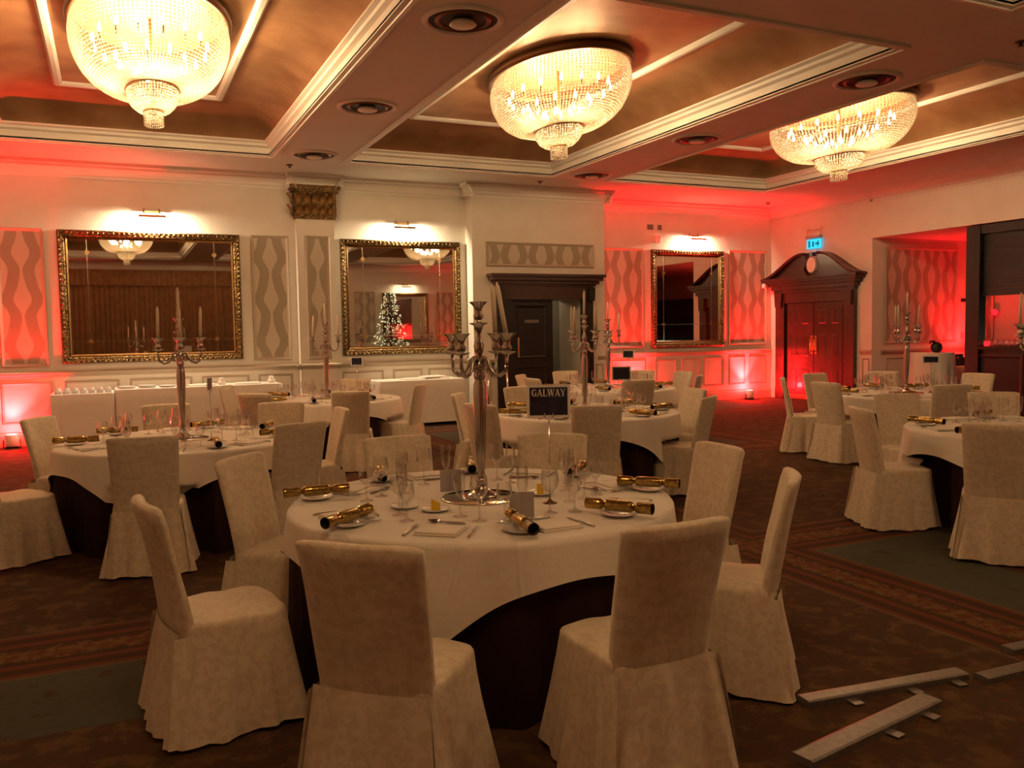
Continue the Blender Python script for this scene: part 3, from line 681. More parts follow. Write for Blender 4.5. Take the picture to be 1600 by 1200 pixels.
# ------------------------------------------------------------------ red uplighters
def uplight(loc, lab, target, power=RED_POWER, size=95, blend=.8, spill=.12):
    o = empty('uplighter', loc); tag(o, lab, 'uplighter', 'red LED uplighters')
    part('body', MB().lathe([(.075, .03), (.09, .05), (.09, .20), (.075, .21)], 20), 'white_trim', o)
    part('lens', MB().lathe([(.001, .212), (.07, .212), (.075, .205)], 20), 'red_led', o)
    part('yoke', MB().tube([(-.11, 0, .13), (-.11, 0, .015), (.11, 0, .015), (.11, 0, .13)], .012, 6), 'black', o)
    part('foot', MB().box(-.10, .10, -.06, .06, 0, .015), 'black', o)
    ld = bpy.data.lights.new('red_lamp', 'SPOT'); ld.energy = power; ld.color = (1, .012, .015); ld.spot_size = math.radians(size); ld.spot_blend = blend; ld.shadow_soft_size = .05
    sp_ = bpy.data.lights.new('red_spill', 'POINT'); sp_.energy = power * spill; sp_.color = ld.color; sp_.shadow_soft_size = .06; link('spill', sp_, o, (0, 0, .26))
    l = link('lamp', ld, o, (0, 0, .23)); l.rotation_euler = Vector(target).to_track_quat('-Z', 'Y').to_euler()
    return o
uplight((-1.42, 14.60, 0), 'red uplighter at the foot of the wall beside the widest mirror', (.0, .18, 1), 520, 86)
uplight((9.95, 15.13, 0), 'red uplighter below the wallpaper beside the doorway bay', (.0, .18, 1), 520, 82)
uplight((12.95, 15.13, 0), 'red uplighter in the corner by the pedimented doors', (-.05, .18, 1), 640, 78)
uplight((13.0, YR + .35, 0), 'red uplighter at the foot of the end wall by the tree', (-.05, -.12, 1), 150, 80, .8, .01)
uplight((-2.3, YR + .5, 0), 'red uplighter at the foot of the curtains', (.05, -.05, 1), 90, 80, .8, .02)

# ------------------------------------------------------------------ Christmas tree (seen in the mirror)
tr = empty('christmas_tree', (9.95, -3.0, 0)); tag(tr, 'tall Christmas tree with white fairy lights, seen in the mirror', 'christmas tree')
part('tub', MB().lathe([(.20, 0), (.26, .30), (.24, .30), (.23, .27)], 24), 'mahogany', tr)
part('trunk', MB().tube([(0, 0, .2), (0, 0, 3.1)], [.05, .008], 8), 'bark', tr)
fo = MB(); lights = []
for k in range(3600):
    t_ = random.random() ** .75; z = .45 + 2.75 * (1 - (1 - t_)); z = .45 + 2.75 * random.random()
    R_ = .78 * (1 - (z - .40) / 2.9) ** .9 + .03; R_ *= .80 + .2 * math.sin(z * 17)
    a = random.random() * 2 * PI; rr = R_ * (.35 + .65 * random.random()); L_ = .10 + .06 * random.random(); wd = .02
    p = Vector((rr * math.cos(a), rr * math.sin(a), z)); d = Vector((math.cos(a), math.sin(a), -.35 + .5 * random.random())).normalized(); s_ = d.cross(Vector((0, 0, 1))).normalized() * wd
    fo.add([p - s_, p + d * L_ * .6 - s_ * .8, p + d * L_, p + d * L_ * .6 + s_ * .8], [(0, 1, 2, 3)])
    if k % 8 == 0: lights.append(Vector((R_ * math.cos(a), R_ * math.sin(a), z)) + d * L_)
q = part('branches', fo, 'pine', tr); q['kind'] = 'stuff'
lb = MB()
for p in lights: lb.lathe([(.001, -.011), (.011, 0), (.001, .011)], 5, p, 1, 1, False)
q = part('fairy_lights', lb, 'fairy', tr); q['kind'] = 'stuff'

# ------------------------------------------------------------------ banquet tables
TBL = {1: (1.69, 4.02), 2: (.50, 7.60), 3: (2.55, 11.30), 4: (4.45, 7.75), 5: (6.60, 10.80), 6: (9.00, 7.60), 7: (6.75, 4.45)}
TDESC = {1: 'the table with the GALWAY sign', 2: 'the table before the buffet with upturned cups', 3: 'the table before the gilded pilaster', 4: 'the table between the GALWAY table and dark doorway',
         5: 'the table before the red-lit recess', 6: 'the table by the pedimented doors', 7: 'the table alongside the metal floor strips'}
TDESC = {1: 'the GALWAY table', 2: 'the buffet-side table', 3: 'the table before the pilaster', 4: 'the table before the doorway', 5: 'the table before the recess', 6: 'the pedimented-door table', 7: 'the table before the bar'}
TROT = {1: .04, 2: .42, 3: .2, 4: -.35, 5: .1, 6: .5, 7: -.2}
TR, TZ = .955, .76
def drape(half, drop_fn, rows, n, r, flare, amp, freq, seed, z=TZ):
    rnd = random.Random(seed); ph = [rnd.random() * 6.28 for _ in range(4)]; G = []
    for rr in (0.001, .3, .6, r - .03): G.append([(rr * math.cos(2 * PI * i / n), rr * math.sin(2 * PI * i / n), z + .006) for i in range(n)])
    G.append([((r - .006) * math.cos(2 * PI * i / n), (r - .006) * math.sin(2 * PI * i / n), z + .002) for i in range(n)])
    for j in range(rows + 1):
        t_ = j / rows; row = []
        for i in range(n):
            a = 2 * PI * i / n; dr = drop_fn(a); d = dr * t_
            fold = amp * (d / .4) * (math.sin(freq * a + ph[0]) + .6 * math.sin((freq * 1.7) * a + ph[1]) + .4 * math.sin(freq * .45 * a + ph[2]) + (1.3 if z > TZ - .005 else -.6))
            rr = r + .004 + flare * d + fold
            row.append((rr * math.cos(a), rr * math.sin(a), z - .012 - d))
        G.append(row)
    return MB().grid(G, closed=True)
S_ = 1.12
def sqdrop(a): return max(.10, S_ / max(abs(math.cos(a)), abs(math.sin(a))) - TR) * .93
def pushed(mb_, x, y, rot, boxes, hw=.31, hs=.31, zt=.535):      # cloth gives way to the chair seats tucked against it
    c, s = math.cos(rot), math.sin(rot); out = []
    for px, py, pz in mb_.v:
        r = math.hypot(px, py)
        if pz < zt and r > .5:
            ux, uy = px / r, py / r; r0 = r
            for bx, by, fx, fy in boxes:
                while r > .42:
                    wx_ = x + (c * ux - s * uy) * r - bx; wy_ = y + (s * ux + c * uy) * r - by
                    if abs(wx_ * fx + wy_ * fy) < hw and abs(-wx_ * fy + wy_ * fx) < hs: r -= .01
                    else: break
            k = min(1, (zt - pz) / .03); r = r0 + (r - r0) * k; px, py = ux * r, uy * r
        out.append((px, py, pz))
    mb_.v = out; return mb_
tt = MB().lathe([(.001, TZ - .04), (TR - .02, TZ - .04), (TR - .01, TZ - .02), (.001, TZ - .02)], 48).mesh('table_top', 'mahogany')
lgm = MB().tube([(0, 0, TZ - .04), (0, 0, 0)], .018, 8).mesh('leg', 'chrome')
def build_cloths(k, x, y, boxes):
    o = empty('banquet_table', (x, y, 0), TROT[k]); tag(o, 'round banquet table under its cloths: ' + TDESC[k], 'table', 'round banquet tables')
    link('table_top', tt, o)
    for a in range(4): link('leg', lgm, o, (.34 * math.cos(a * PI / 2), .34 * math.sin(a * PI / 2), 0))
    o = link('undercloth', pushed(drape(0, lambda a: TZ - .03, 16, 240, TR, .03, .010, 22, 5 + k % 2, TZ - .012), x, y, TROT[k], boxes, .345, .39, .66).mesh('dark_undercloth', 'burgundy'), None, (x, y, 0), TROT[k]); tag(o, 'floor-length dark burgundy cloth on ' + TDESC[k], 'tablecloth', 'dark floor-length tablecloths')
    o = link('overcloth', pushed(drape(0, sqdrop, 14, 192, TR + .016, .07, .017, 11, k), x, y, TROT[k], boxes).mesh('white_overcloth', 'linen'), None, (x, y, 0), TROT[k]); tag(o, 'square white cloth draped over ' + TDESC[k], 'tablecloth', 'white square tablecloths')

# ------------------------------------------------------------------ covered chairs
def rrect(hw, hd, n=64, rad=.05, cy=0):
    pts = []
    for i in range(n):
        a = 2 * PI * i / n; c, s = math.cos(a), math.sin(a); e = 5.0
        k = (abs(c / hw) ** e + abs(s / hd) ** e) ** (-1 / e); pts.append((k * c, cy + k * s, a))
    return pts
def chair_proto(seed):
    rnd = random.Random(seed); o = empty('banquet_chair'); SH = .47
    ph = [rnd.random() * 6.28 for _ in range(5)]
    # skirt
    rows = []
    for j in range(11):
        t_ = j / 10; z = SH - .03 - t_ * (SH - .045); row = []
        for x, y, a in rrect(.222, .225, 80):
            n_ = Vector((x, y)).normalized(); corner = abs(math.sin(2 * a)) ** 3
            fold = t_ * (.013 * math.sin(11 * a + ph[0]) + .011 * math.sin(19 * a + ph[1]) + .014 * math.sin(5 * a + ph[2]) + .010 * abs(math.sin(7 * a + ph[3])) ** 6)
            k = .008 + .050 * t_ ** 1.2 + .022 * corner * t_ + fold
            # pleats at the back corners
            for ac in (-PI / 4 * 1.05, -3 * PI / 4 * .985):
                da = (a - (ac % (2 * PI)) + PI) % (2 * PI) - PI
                k += .040 * t_ * math.exp(-(da / .16) ** 2) - .045 * t_ ** .7 * math.exp(-(da / .045) ** 2)
            hem = (.010 * math.sin(3 * a + ph[3]) + .008 * math.sin(7 * a + ph[4])) * t_
            row.append((x + n_.x * k, y + n_.y * k, max(.012, z + hem)))
        rows.append(row)
    part('skirt', MB().grid(rows, closed=True), 'ivory', o)
    # seat
    rows = []
    for sc_, z in ((.001, SH + .008), (.5, SH + .008), (.90, SH + .006), (.965, SH + .001), (.99, SH - .010), (1.0, SH - .03), (1.0, SH - .055), (.97, SH - .065)):
        rows.append([(x * sc_, y * sc_, z + .003 * math.sin(8 * a + ph[1]) * (sc_ > .8)) for x, y, a in rrect(.228, .232, 64)])
    part('seat', MB().grid(rows, closed=True), 'ivory', o)
    # back: outer shell of the cover, curved across and leaning back
    NZ, NX = 12, 14; H0, H1 = SH - .06, .945
    def bp(u, t_, side):   # u -1..1 across, t 0..1 up, side +1 front (towards the table) -1 rear
        z = H0 + (H1 - H0) * t_
        lean = -.205 - .105 * t_ ** 1.25; hw = .205 + .020 * t_
        th = .036 - .010 * t_
        yy = lean + .030 * u * u + side * th * (1 - .55 * abs(u) ** 6)
        if t_ > .999: z -= .012 * u ** 8
        w_ = .004 * math.sin(6 * t_ + ph[0]) * math.sin(5 * u + ph[1])
        return (u * hw, yy + w_ * side, z)
    loop = [(u, 1) for u in np.linspace(-1, 1, NX)] + [(u, -1) for u in np.linspace(1, -1, NX)]
    rows = [[bp(u, t_, s) for u, s in loop] for t_ in np.linspace(0, 1, NZ)]
    top = [bp(u, 1, s) for u, s in loop]
    cen = [(x, y * .5 + (.5 * (-.310 + .03 * (x / .225) ** 2)), z + .012) for x, y, z in top]
    mid = [(x * .5 + a * .5, y * .5 + b * .5, z * .5 + c * .5 + .004) for (x, y, z), (a, b, c) in zip(top, cen)]
    flat = [(x * 1.0, -.310 + .03 * (x / .225) ** 2, z + .002) for x, y, z in cen]
    mb_ = MB().grid(rows + [mid, flat], closed=True)
    part('backrest', mb_, 'ivory', o)
    # tail of the cover falling from the backrest to the floor behind
    rows = []
    for j in range(9):
        t_ = j / 8; z = SH - .02 - t_ * (SH - .035); row = []
        for i in range(31):
            u = -1 + 2 * i / 30; hw = .213 + .050 * t_
            y = -.245 - .060 * t_ + .022 * u * u + t_ * (.017 * math.sin(5.5 * u + ph[2]) + .011 * math.sin(13 * u + ph[3]) - .020 * math.exp(-((abs(u) - .78) / .07) ** 2))
            row.append((u * hw, y - .004, max(.012, z + .008 * math.sin(4 * u + ph[4]) * t_)))
        rows.append(row)
    part('back_tail', MB().grid(rows), 'ivory', o)
    for s in (-1, 1):
        sd = MB(); rows = []
        for j in range(7):
            t_ = j / 6; z = SH - .035 - t_ * (SH - .06)
            rows.append([(s * (.222 + .052 * t_ + .012 * math.sin(3 * q + ph[1]) * t_), -.245 - .05 * t_ + .09 * q * (1 - .3 * t_), z) for q in np.linspace(0, 1, 7)])
        sd.grid(rows); part('side_gusset', sd, 'ivory', o)
    return o
protos = [chair_proto(s) for s in (11, 23, 37, 41)]
def facing(deg): return math.radians(deg) - PI / 2
def chair(i, top, table, label, face=None, grp=None, back=None):
    tx, ty = TBL[table]; x, y = top
    a = math.atan2(ty - y, tx - x) if face is None else math.radians(face)
    o = place(protos[i % 4], (x + .305 * math.cos(a), y + .305 * math.sin(a), 0), a - PI / 2, label, grp or 'ivory covered banquet chairs')
    o['category'] = 'chair'; return o
for p in protos: tag(p, 'ivory damask covered banquet chair', 'chair', 'ivory covered banquet chairs')
CH_LIST = [
 # table, (x,y) of the middle of the back's top edge, facing, label
 (1, (.665, 2.625), 47, 'ivory covered chair at the GALWAY table, second clockwise from the metal strips side'),
 (1, (1.735, 2.375), 91, 'ivory covered chair at the GALWAY table, backing onto the split in the skirt nearest the strips'),
 (1, (.08, 3.74), 8, 'ivory covered chair at the GALWAY table, turned side-on with its whole seat clear'),
 (1, (.59, 4.885), -40, 'ivory covered chair at the GALWAY table, next to the lone cracker pointing at the buffet'),
 (1, (1.63, 5.285), -89, 'ivory covered chair at the GALWAY table, behind the two grey menu cards'),
 (1, (2.55, 4.865), -122, 'ivory covered chair at the GALWAY table, directly behind the GALWAY sign'),
 (1, (3.13, 3.88), 176, 'ivory covered chair at the GALWAY table, behind the two parallel gold crackers'),
 (1, (2.77, 2.94), 140, 'ivory covered chair at the GALWAY table whose skirt touches the end of a metal strip'),
 (2, (.15, 6.175), 82, 'ivory covered chair with its back against the corner of the hanging cloth, buffet-side table'),
 (2, (-.62, 8.25), None, 'ivory covered chair between the red uplighter and the table before the buffet'),
 (2, (-.98, 7.05), 28, 'ivory covered chair with broad bare seat at the buffet-side table, next to the wall end'),
 (2, (1.28, 6.50), 112, 'ivory covered chair at the buffet-side table, back turned to the GALWAY table'),
 (2, (1.86, 7.59), None, 'ivory covered chair seen edge-on between the buffet-side and doorway tables'),
 (2, (1.49, 8.60), -112, 'ivory covered chair at the buffet-side table, towards the gilded pilaster'),
 (2, (.45, 9.07), None, 'ivory covered chair at the buffet-side table, closest to the white buffet'),
 (3, (2.465, 9.74), 72, 'ivory covered chair with its back to the dining room at the pilaster table'),
 (3, (1.43, 10.1), None, 'ivory covered chair at the pilaster table, on the corner towards the widest mirror'),
 (3, (3.60, 10.48), None, 'ivory covered chair seen side-on at the pilaster table, towards the doorway'),
 (3, (3.25, 12.45), None, 'ivory covered chair at the pilaster table, before the Christmas tree mirror'),
 (3, (1.32, 11.95), None, 'ivory covered chair at the pilaster table, before the second half of the buffet'),
 (4, (3.35, 8.63), None, 'ivory covered chair at the doorway-line table, towards the napkin-topped side table'),
 (4, (3.02, 7.25), None, 'ivory covered chair at the doorway-line table, directly behind the silver candelabra stem'),
 (4, (3.82, 6.45), 63, 'ivory covered chair at the doorway-line table, back turned to the GALWAY sign'),
 (4, (5.82, 7.68), None, 'ivory covered chair at the doorway-line table, towards the open red carpet'),
 (4, (5.24, 6.67), None, 'ivory covered chair at the doorway-line table, backing onto the striped carpet border'),
 (4, (4.40, 9.23), None, 'ivory covered chair at the doorway-line table, towards the dark door leaf'),
 (5, (5.60, 11.75), None, 'ivory covered chair at the recess table, in front of the dark door leaf'),
 (5, (5.30, 10.75), None, 'ivory covered chair at the recess table, on its buffet side'),
 (5, (6.68, 12.30), None, 'ivory covered chair at the recess table, before the open half of the doorway'),
 (5, (6.25, 9.45), None, 'ivory covered chair at the recess table, back turned to the doorway-line table'),
 (5, (7.75, 11.62), None, 'ivory covered chair at the recess table, before the red wallpaper panel'),
 (5, (7.98, 10.80), None, 'ivory covered chair at the recess table, towards the pedimented doors'),
 (5, (7.55, 9.85), None, 'ivory covered chair at the recess table, on the open red carpet'),
 (6, (7.92, 8.62), None, 'ivory covered chair seen edge-on in front of the pedimented door jamb'),
 (6, (8.95, 9.12), None, 'ivory covered chair at the pedimented-door table, before the closed door leaf'),
 (6, (7.62, 7.60), None, 'ivory covered chair at the pedimented-door table, back turned to the red carpet'),
 (6, (8.34, 6.42), 70, 'ivory covered chair at the pedimented-door table, back turned to the strip-side table'),
 (6, (10.50, 7.70), None, 'ivory covered chair at the pedimented-door table, before the dark bar front'),
 (6, (9.98, 8.85), None, 'ivory covered chair at the pedimented-door table, before the alcove wallpaper'),
 (7, (5.44, 5.06), None, 'ivory covered chair turned side-on at the strip-side table, seat clear of the cloth'),
 (7, (6.86, 5.92), -110, 'ivory covered chair at the strip-side table, facing out from the pedimented doors'),
 (7, (5.29, 3.73), 34, 'ivory covered chair at the strip-side table, backing onto the metal strips'),
 (7, (7.72, 5.52), None, 'ivory covered chair at the strip-side table, towards the bar'),
]
CH_LIST[0] = (*CH_LIST[0][:3], 'ivory covered chair tucked under the low hanging cloth corner of the GALWAY table')
CH_LIST[1] = (*CH_LIST[1][:3], 'ivory covered chair at the GALWAY table, standing between the cracker pair and metal strips')
ANG = {k: [] for k in TBL}; BOX = {k: [] for k in TBL}
for i, (t_, top, face, lab) in enumerate(CH_LIST):
    c_ = chair(i, top, t_, lab, face)
    BOX[t_].append((c_.location.x, c_.location.y, math.sin(-c_.rotation_euler.z), math.cos(c_.rotation_euler.z)))
    ANG[t_].append(math.atan2(top[1] - TBL[t_][1], top[0] - TBL[t_][0]))
ANG[3] += [math.radians(100)]; ANG[6] += [math.radians(300)]; ANG[7] += [math.radians(q) for q in (250, 300, 345)]; ANG[4] += [math.radians(48)]; ANG[2] += []

for k, (x, y) in TBL.items(): build_cloths(k, x, y, BOX[k])

# ------------------------------------------------------------------ tableware
ZT = TZ + .0065
def lathe_obj(name, mat, prof, n=16, children=()):
    o = link(name, MB().lathe(prof, n, caps=False).mesh(name, mat)); 
    for cn, cm, cp in children: link(cn, MB().lathe(cp, n, caps=False).mesh(cn, cm), o)
    return o
def wine(name, h, rb, rr):
    b0 = h * .46
    bowl = [(.004, b0), (rb * .55, b0 + .012), (rb * .92, b0 + (h - b0) * .30), (rb, b0 + (h - b0) * .48), (rb * .95, b0 + (h - b0) * .75), (rr, h)]
    stem = [(.034, 0), (.034, .003), (.012, .007), (.0045, .02), (.0038, b0 * .7), (.005, b0 - .006), (.004, b0)]
    return tag(lathe_obj(name, 'glass', bowl, 16, [('stem', 'glass', stem)]), 'clear glass', 'glass')
big, small = wine('wine_glass', .205, .042, .035), wine('wine_glass', .175, .036, .030)
tumbler = tag(lathe_obj('champagne_flute', 'glass', [(.004, .085), (.018, .10), (.026, .14), (.027, .18), (.025, .225)], 14, [('stem', 'glass', [(.032, 0), (.032, .003), (.010, .007), (.004, .02), (.004, .085)])]), 'flute', 'glass')
plate = tag(lathe_obj('side_plate', 'china', [(.001, .006), (.045, .006), (.052, .009), (.082, .018), (.085, .020), (.083, .016), (.05, .003), (.046, 0), (.001, 0)], 28), 'plate', 'plate')
crk = empty('christmas_cracker'); tag(crk, 'cracker', 'cracker')
def xl(mb_, prof, n=14):
    k = len(mb_.v); mb_.lathe(prof, n, caps=False); mb_.v[k:] = [(z, x, y) for x, y, z in mb_.v[k:]]; return mb_
part('barrel', xl(MB(), [(.014, -.075), (.026, -.062), (.027, -.055), (.027, .055), (.026, .062), (.014, .075)]), 'gold_foil', crk)
for s in (-1, 1):
    e_ = part('crimped_end', xl(MB(), [(.014, s * .075), (.022, s * .088), (.026, s * .094), (.026, s * .165)]), 'gold_foil', crk)
    link('end_lining', xl(MB(), [(.0245, s * .164), (.0245, s * .12), (.001, s * .118)]).mesh('end_lining', 'tube_shade'), e_)
nap = empty('folded_napkin'); tag(nap, 'napkin', 'napkin')
part('lower_fold', MB().grid([[(-0.094, -.095, .0), (0.094, -.095, 0), (0.094, .095, 0), (-0.094, .095, 0)], [(-0.097, -.098, .005), (0.097, -.098, .005), (0.097, .098, .005), (-0.097, .098, .005)], [(-0.093, -.093, .009), (0.093, -.093, .009), (0.093, .093, .009), (-0.093, .093, .009)], [(-.001, -.001, .009), (.001, -.001, .009), (.001, .001, .009), (-.001, .001, .009)]], True, False), 'napkin', nap)
part('upper_fold', MB().grid([[(-0.089, -.088, .0092), (0.092, -.093, .0092), (0.092, .06, .0092), (-0.089, .055, .0092)], [(-0.091, -.091, .014), (0.094, -.096, .014), (0.094, .063, .014), (-0.091, .058, .014)], [(-0.086, -.085, .018), (0.089, -.09, .018), (0.089, .057, .018), (-0.086, .052, .018)], [(-.001, -.001, .020), (.001, -.001, .020), (.001, .001, .020), (-.001, .001, .020)]], True, False), 'napkin', nap)
def flatware(name, kind):
    o = empty(name); tag(o, name, name)
    mb_ = MB().tube([(0, -.10, .003), (0, -.085, .004), (0, .0, .006), (0, .02, .006)], [.006, .0065, .004, .0035], 8); part('handle', mb_, 'silver', o)
    if kind == 'knife':
        part('blade', MB().prism([(-.007, .02), (.006, .02), (.009, .06), (.008, .10), (.002, .118), (-.005, .11)], .003, .0055, lambda u, v, w_: (u, v, w_)), 'silver', o)
    elif kind == 'fork':
        f_ = part('neck', MB().grid([[(-.004, .02, .006), (.004, .02, .006)], [(-.011, .045, .004), (.011, .045, .004)], [(-.012, .06, .003), (.012, .06, .003)]]), 'silver', o)
        for k in range(4): link('tine', MB().tube([(-.0105 + .007 * k, .058, .004), (-.0105 + .007 * k, .085, .005), (-.0105 + .007 * k, .10, .009)], [.002, .002, .0012], 5).mesh('tine', 'silver'), f_)
    else:
        rows = []
        for k in range(9):
            t_ = k / 8; y = .018 + .062 * t_; hw = .020 * math.sin(PI * min(.98, .06 + .94 * t_)) ** .6 + .001; dz = .012 * math.sin(PI * t_)
            rows.append([(-hw, y, .013), (-hw * .5, y, .013 - dz * .75), (0, y, .013 - dz), (hw * .5, y, .013 - dz * .75), (hw, y, .013)])
        part('bowl', MB().grid(rows), 'silver', o)
    return o
knife, fork, spoon = flatware('knife', 'knife'), flatware('fork', 'fork'), flatware('spoon', 'spoon')
def polar(t_, r, a): return (TBL[t_][0] + r * math.cos(a), TBL[t_][1] + r * math.sin(a))
LMK = [('buffet', (.8, 14.3)), ('pilaster', (3.2, 14.7)), ('doorway', (7.5, 14.5)), ('recess mirror', (11.4, 15.3)), ('pedimented doors', (13.75, 14)), ('bar', (13.8, 9.0)), ('metal strips', (3.0, 2.5)), ('curtained end', (1.5, -3.9)), ('tree end', (10, -3.9)), ('plain side wall', (-3.3, 5))]
def towards(t_, angs):
    free = list(LMK); out = []
    for a in angs:
        c = TBL[t_]; d = lambda l: abs((math.atan2(l[1][1] - c[1], l[1][0] - c[0]) - a + PI) % (2 * PI) - PI)
        b = min(free, key=d); free.remove(b); out.append(b[0])
    return out
rs = random.Random(5)
T1_CRACK = [((.925, 4.405), -4), ((.915, 3.715), 40), ((1.545, 3.245), -98), ((2.07, 3.305), -57), ((2.535, 3.755), -48)]
def setting(t_, a, side, crack=None, far=False):
    d = TDESC[t_]; sd = ', place towards the ' + side; jit = lambda s=.03: (rs.random() - .5) * 2 * s
    x, y = polar(t_, .75, a); place(nap, (x, y, ZT), a + PI / 2 + jit(.1), 'folded ivory napkin on ' + d + sd, 'folded napkins on ' + d)
    pa = a - math.radians(21.5); x, y = polar(t_, .80, pa); ca = pa + jit(.9)
    if crack: (x, y), ca = crack; ca = math.radians(ca)
    place(plate, (x, y, ZT), 0, 'white side plate on ' + d + sd, 'side plates on ' + d)
    place(crk, (x, y, ZT + .047), (0, 0, ca), 'gold foil cracker on ' + d + sd, 'gold crackers on ' + d)
    for k, (da, rr, pr, nm) in enumerate(((12, .535, big, 'tall clear wine glass'), (23, .60, small, 'short clear wine glass'), (1, .455, tumbler, 'slender clear flute'))):
        x, y = polar(t_, rr + jit(.012), a + math.radians(da) + jit(.02))
        place(pr, (x, y, ZT), 0, nm + ' on ' + d + sd, nm + ' on ' + d)
    for pr, da, nm in ((knife, 10.3, 'knife'), (fork, -10.3, 'fork')):
        x, y = polar(t_, .77, a + math.radians(da)); place(pr, (x, y, ZT), a + PI / 2 + jit(.12), 'silver %s on %s' % (nm, d) + sd, nm + 's on ' + d)
    if not far:
        x, y = polar(t_, .60, a - .05); place(spoon, (x, y, ZT), a + PI + jit(.3), 'silver dessert spoon on ' + d + sd, 'spoons on ' + d)
for t_ in TBL:
    AS = sorted(q % (2 * PI) for q in ANG[t_]); SIDES = towards(t_, AS)
    for i, a in enumerate(AS):
        cr_ = None
        if t_ == 1:
            pa = a - math.radians(25)
            near = [c for c in T1_CRACK if math.hypot(c[0][0] - polar(1, .8, pa)[0], c[0][1] - polar(1, .8, pa)[1]) < .26]
            cr_ = near[0] if near else None
        if t_ == 1 and i == 2: a -= math.radians(7)
        setting(t_, a, SIDES[i], cr_, t_ != 1)
# candelabra
def candelabra():
    o = empty('candelabra'); tag(o, 'candelabra', 'candelabra')
    part('base', MB().lathe([(.085, 0), (.085, .008), (.075, .018), (.05, .03), (.03, .05), (.024, .07), (.03, .085), (.02, .10)], 24), 'silver', o)
    part('stem', MB().lathe([(.022, .10), (.018, .13), (.024, .20), (.030, .30), (.035, .42), (.036, .52), (.032, .575), (.024, .60), (.030, .615), (.032, .63), (.022, .645), (.028, .66), (.032, .675), (.020, .69), (.015, .72), (.024, .75), (.027, .775), (.015, .81), (.010, .835), (.022, .865), (.024, .878), (.048, .888), (.048, .892), (.014, .895), (.014, .91)], 20, caps=False), 'silver', o)
    def cup(): return [(.008, 0), (.022, .012), (.027, .028), (.017, .045), (.019, .06), (.027, .078), (.046, .096), (.048, .099), (.022, .090), (.0135, .07)]
    part('centre_cup', MB().lathe([(r, z + .90) for r, z in cup()], 16, caps=False), 'silver', o)
    for k in range(4):
        a = PI / 4 + k * PI / 2 + .25; c, s = math.cos(a), math.sin(a)
        pts = [(.012, .685), (.035, .715), (.055, .70), (.065, .665), (.09, .635), (.125, .625), (.155, .645), (.165, .69), (.165, .735)]
        ar = part('arm', MB().tube([(r * c, r * s, z) for r, z in pts], [.011, .011, .010, .010, .010, .011, .010, .009, .009], 8), 'silver', o)
        link('scroll', MB().tube([((.03 + .022 * math.cos(q)) * c, (.03 + .022 * math.cos(q)) * s, .66 + .022 * math.sin(q)) for q in np.linspace(-1, 4.4, 10)], .006, 6).mesh('scroll', 'silver'), ar)
        link('drip_pan', MB().lathe([(.008, .728), (.042, .740), (.045, .745), (.012, .742)], 16, (.165 * c, .165 * s, 0), caps=False).mesh('drip_pan', 'silver'), ar)
        link('cup', MB().lathe([(r, z + .74) for r, z in cup()], 14, (.165 * c, .165 * s, 0), caps=False).mesh('cup', 'silver'), ar)
    return o
cnd = candelabra()
cdl = link('candle', MB().lathe([(.0125, 0), (.0122, .24), (.010, .262), (.003, .285)], 12).mesh('candle', 'candle')); tag(cdl, 'candle', 'candle')
link('wick', MB().tube([(0, 0, .283), (0, 0, .292)], .0012, 5).mesh('wick', 'black'), cdl)
TM = empty('mirror_disc'); tag(TM, 'mirror disc', 'mirror disc')
part('disc', MB().lathe([(.001, .0), (.205, .0), (.205, .003), (.197, .006), (.001, .006)], 48), 'table_mirror', TM)
part('edge', MB().lathe([(.205, .0), (.209, .003), (.205, .0062), (.199, .0065)], 48, caps=False), 'bevel', TM)
CAND = {1: [(0, -.02, -.046), (3, -.062, -.147)], 2: [(0, .02, 0), (1, .03, .02), (2, -.03, 0), (3, -.02, .03), ('c', 0, 0)], 3: [(0, .05, 0), (1, .0, .06), ('c', -.05, 0), (3, .02, 0)], 4: [(0, .02, 0), (1, -.02, .0), (2, .0, .03), ('c', 0, .01), (3, -.03, .02)],
        5: [('c', 0, 0), (1, .02, 0), (3, -.02, .0)], 6: [('c', 0, 0), (0, 0, .02), (1, 0, 0), (2, .01, 0)], 7: [('c', 0, 0), (0, .02, 0), (2, 0, 0)]}
CROT = {1: -.43, 2: .5, 3: .3, 4: .7, 5: .2, 6: .6, 7: .4}
for t_, (x, y) in TBL.items():
    place(TM, (x, y, ZT), 0, 'round mirror disc under the candelabra on ' + TDESC[t_], 'mirror discs under candelabra')
    zc = ZT + .0065
    place(cnd, (x, y, zc), CROT[t_], ('tall silver candelabra with mostly empty cups on ' if t_ == 1 else 'tall silver candelabra with ivory candles on ') + TDESC[t_], 'silver candelabra')
    CS = towards(t_, [PI / 4 + k * PI / 2 + .25 + CROT[t_] for k in range(4)])
    for k, rx, ry in CAND[t_]:
        if k == 'c': px, py, pz = x, y, zc + .972
        else:
            a = PI / 4 + k * PI / 2 + .25 + CROT[t_]; px, py, pz = x + .165 * math.cos(a), y + .165 * math.sin(a), zc + .812
        place(cdl, (px, py, pz), (rx, ry, 0), ('central ivory taper candle in the candelabra on ' if k == 'c' else 'ivory taper candle in the %s-facing cup on ' % CS[k]) + TDESC[t_], 'candles in the candelabra on ' + TDESC[t_])
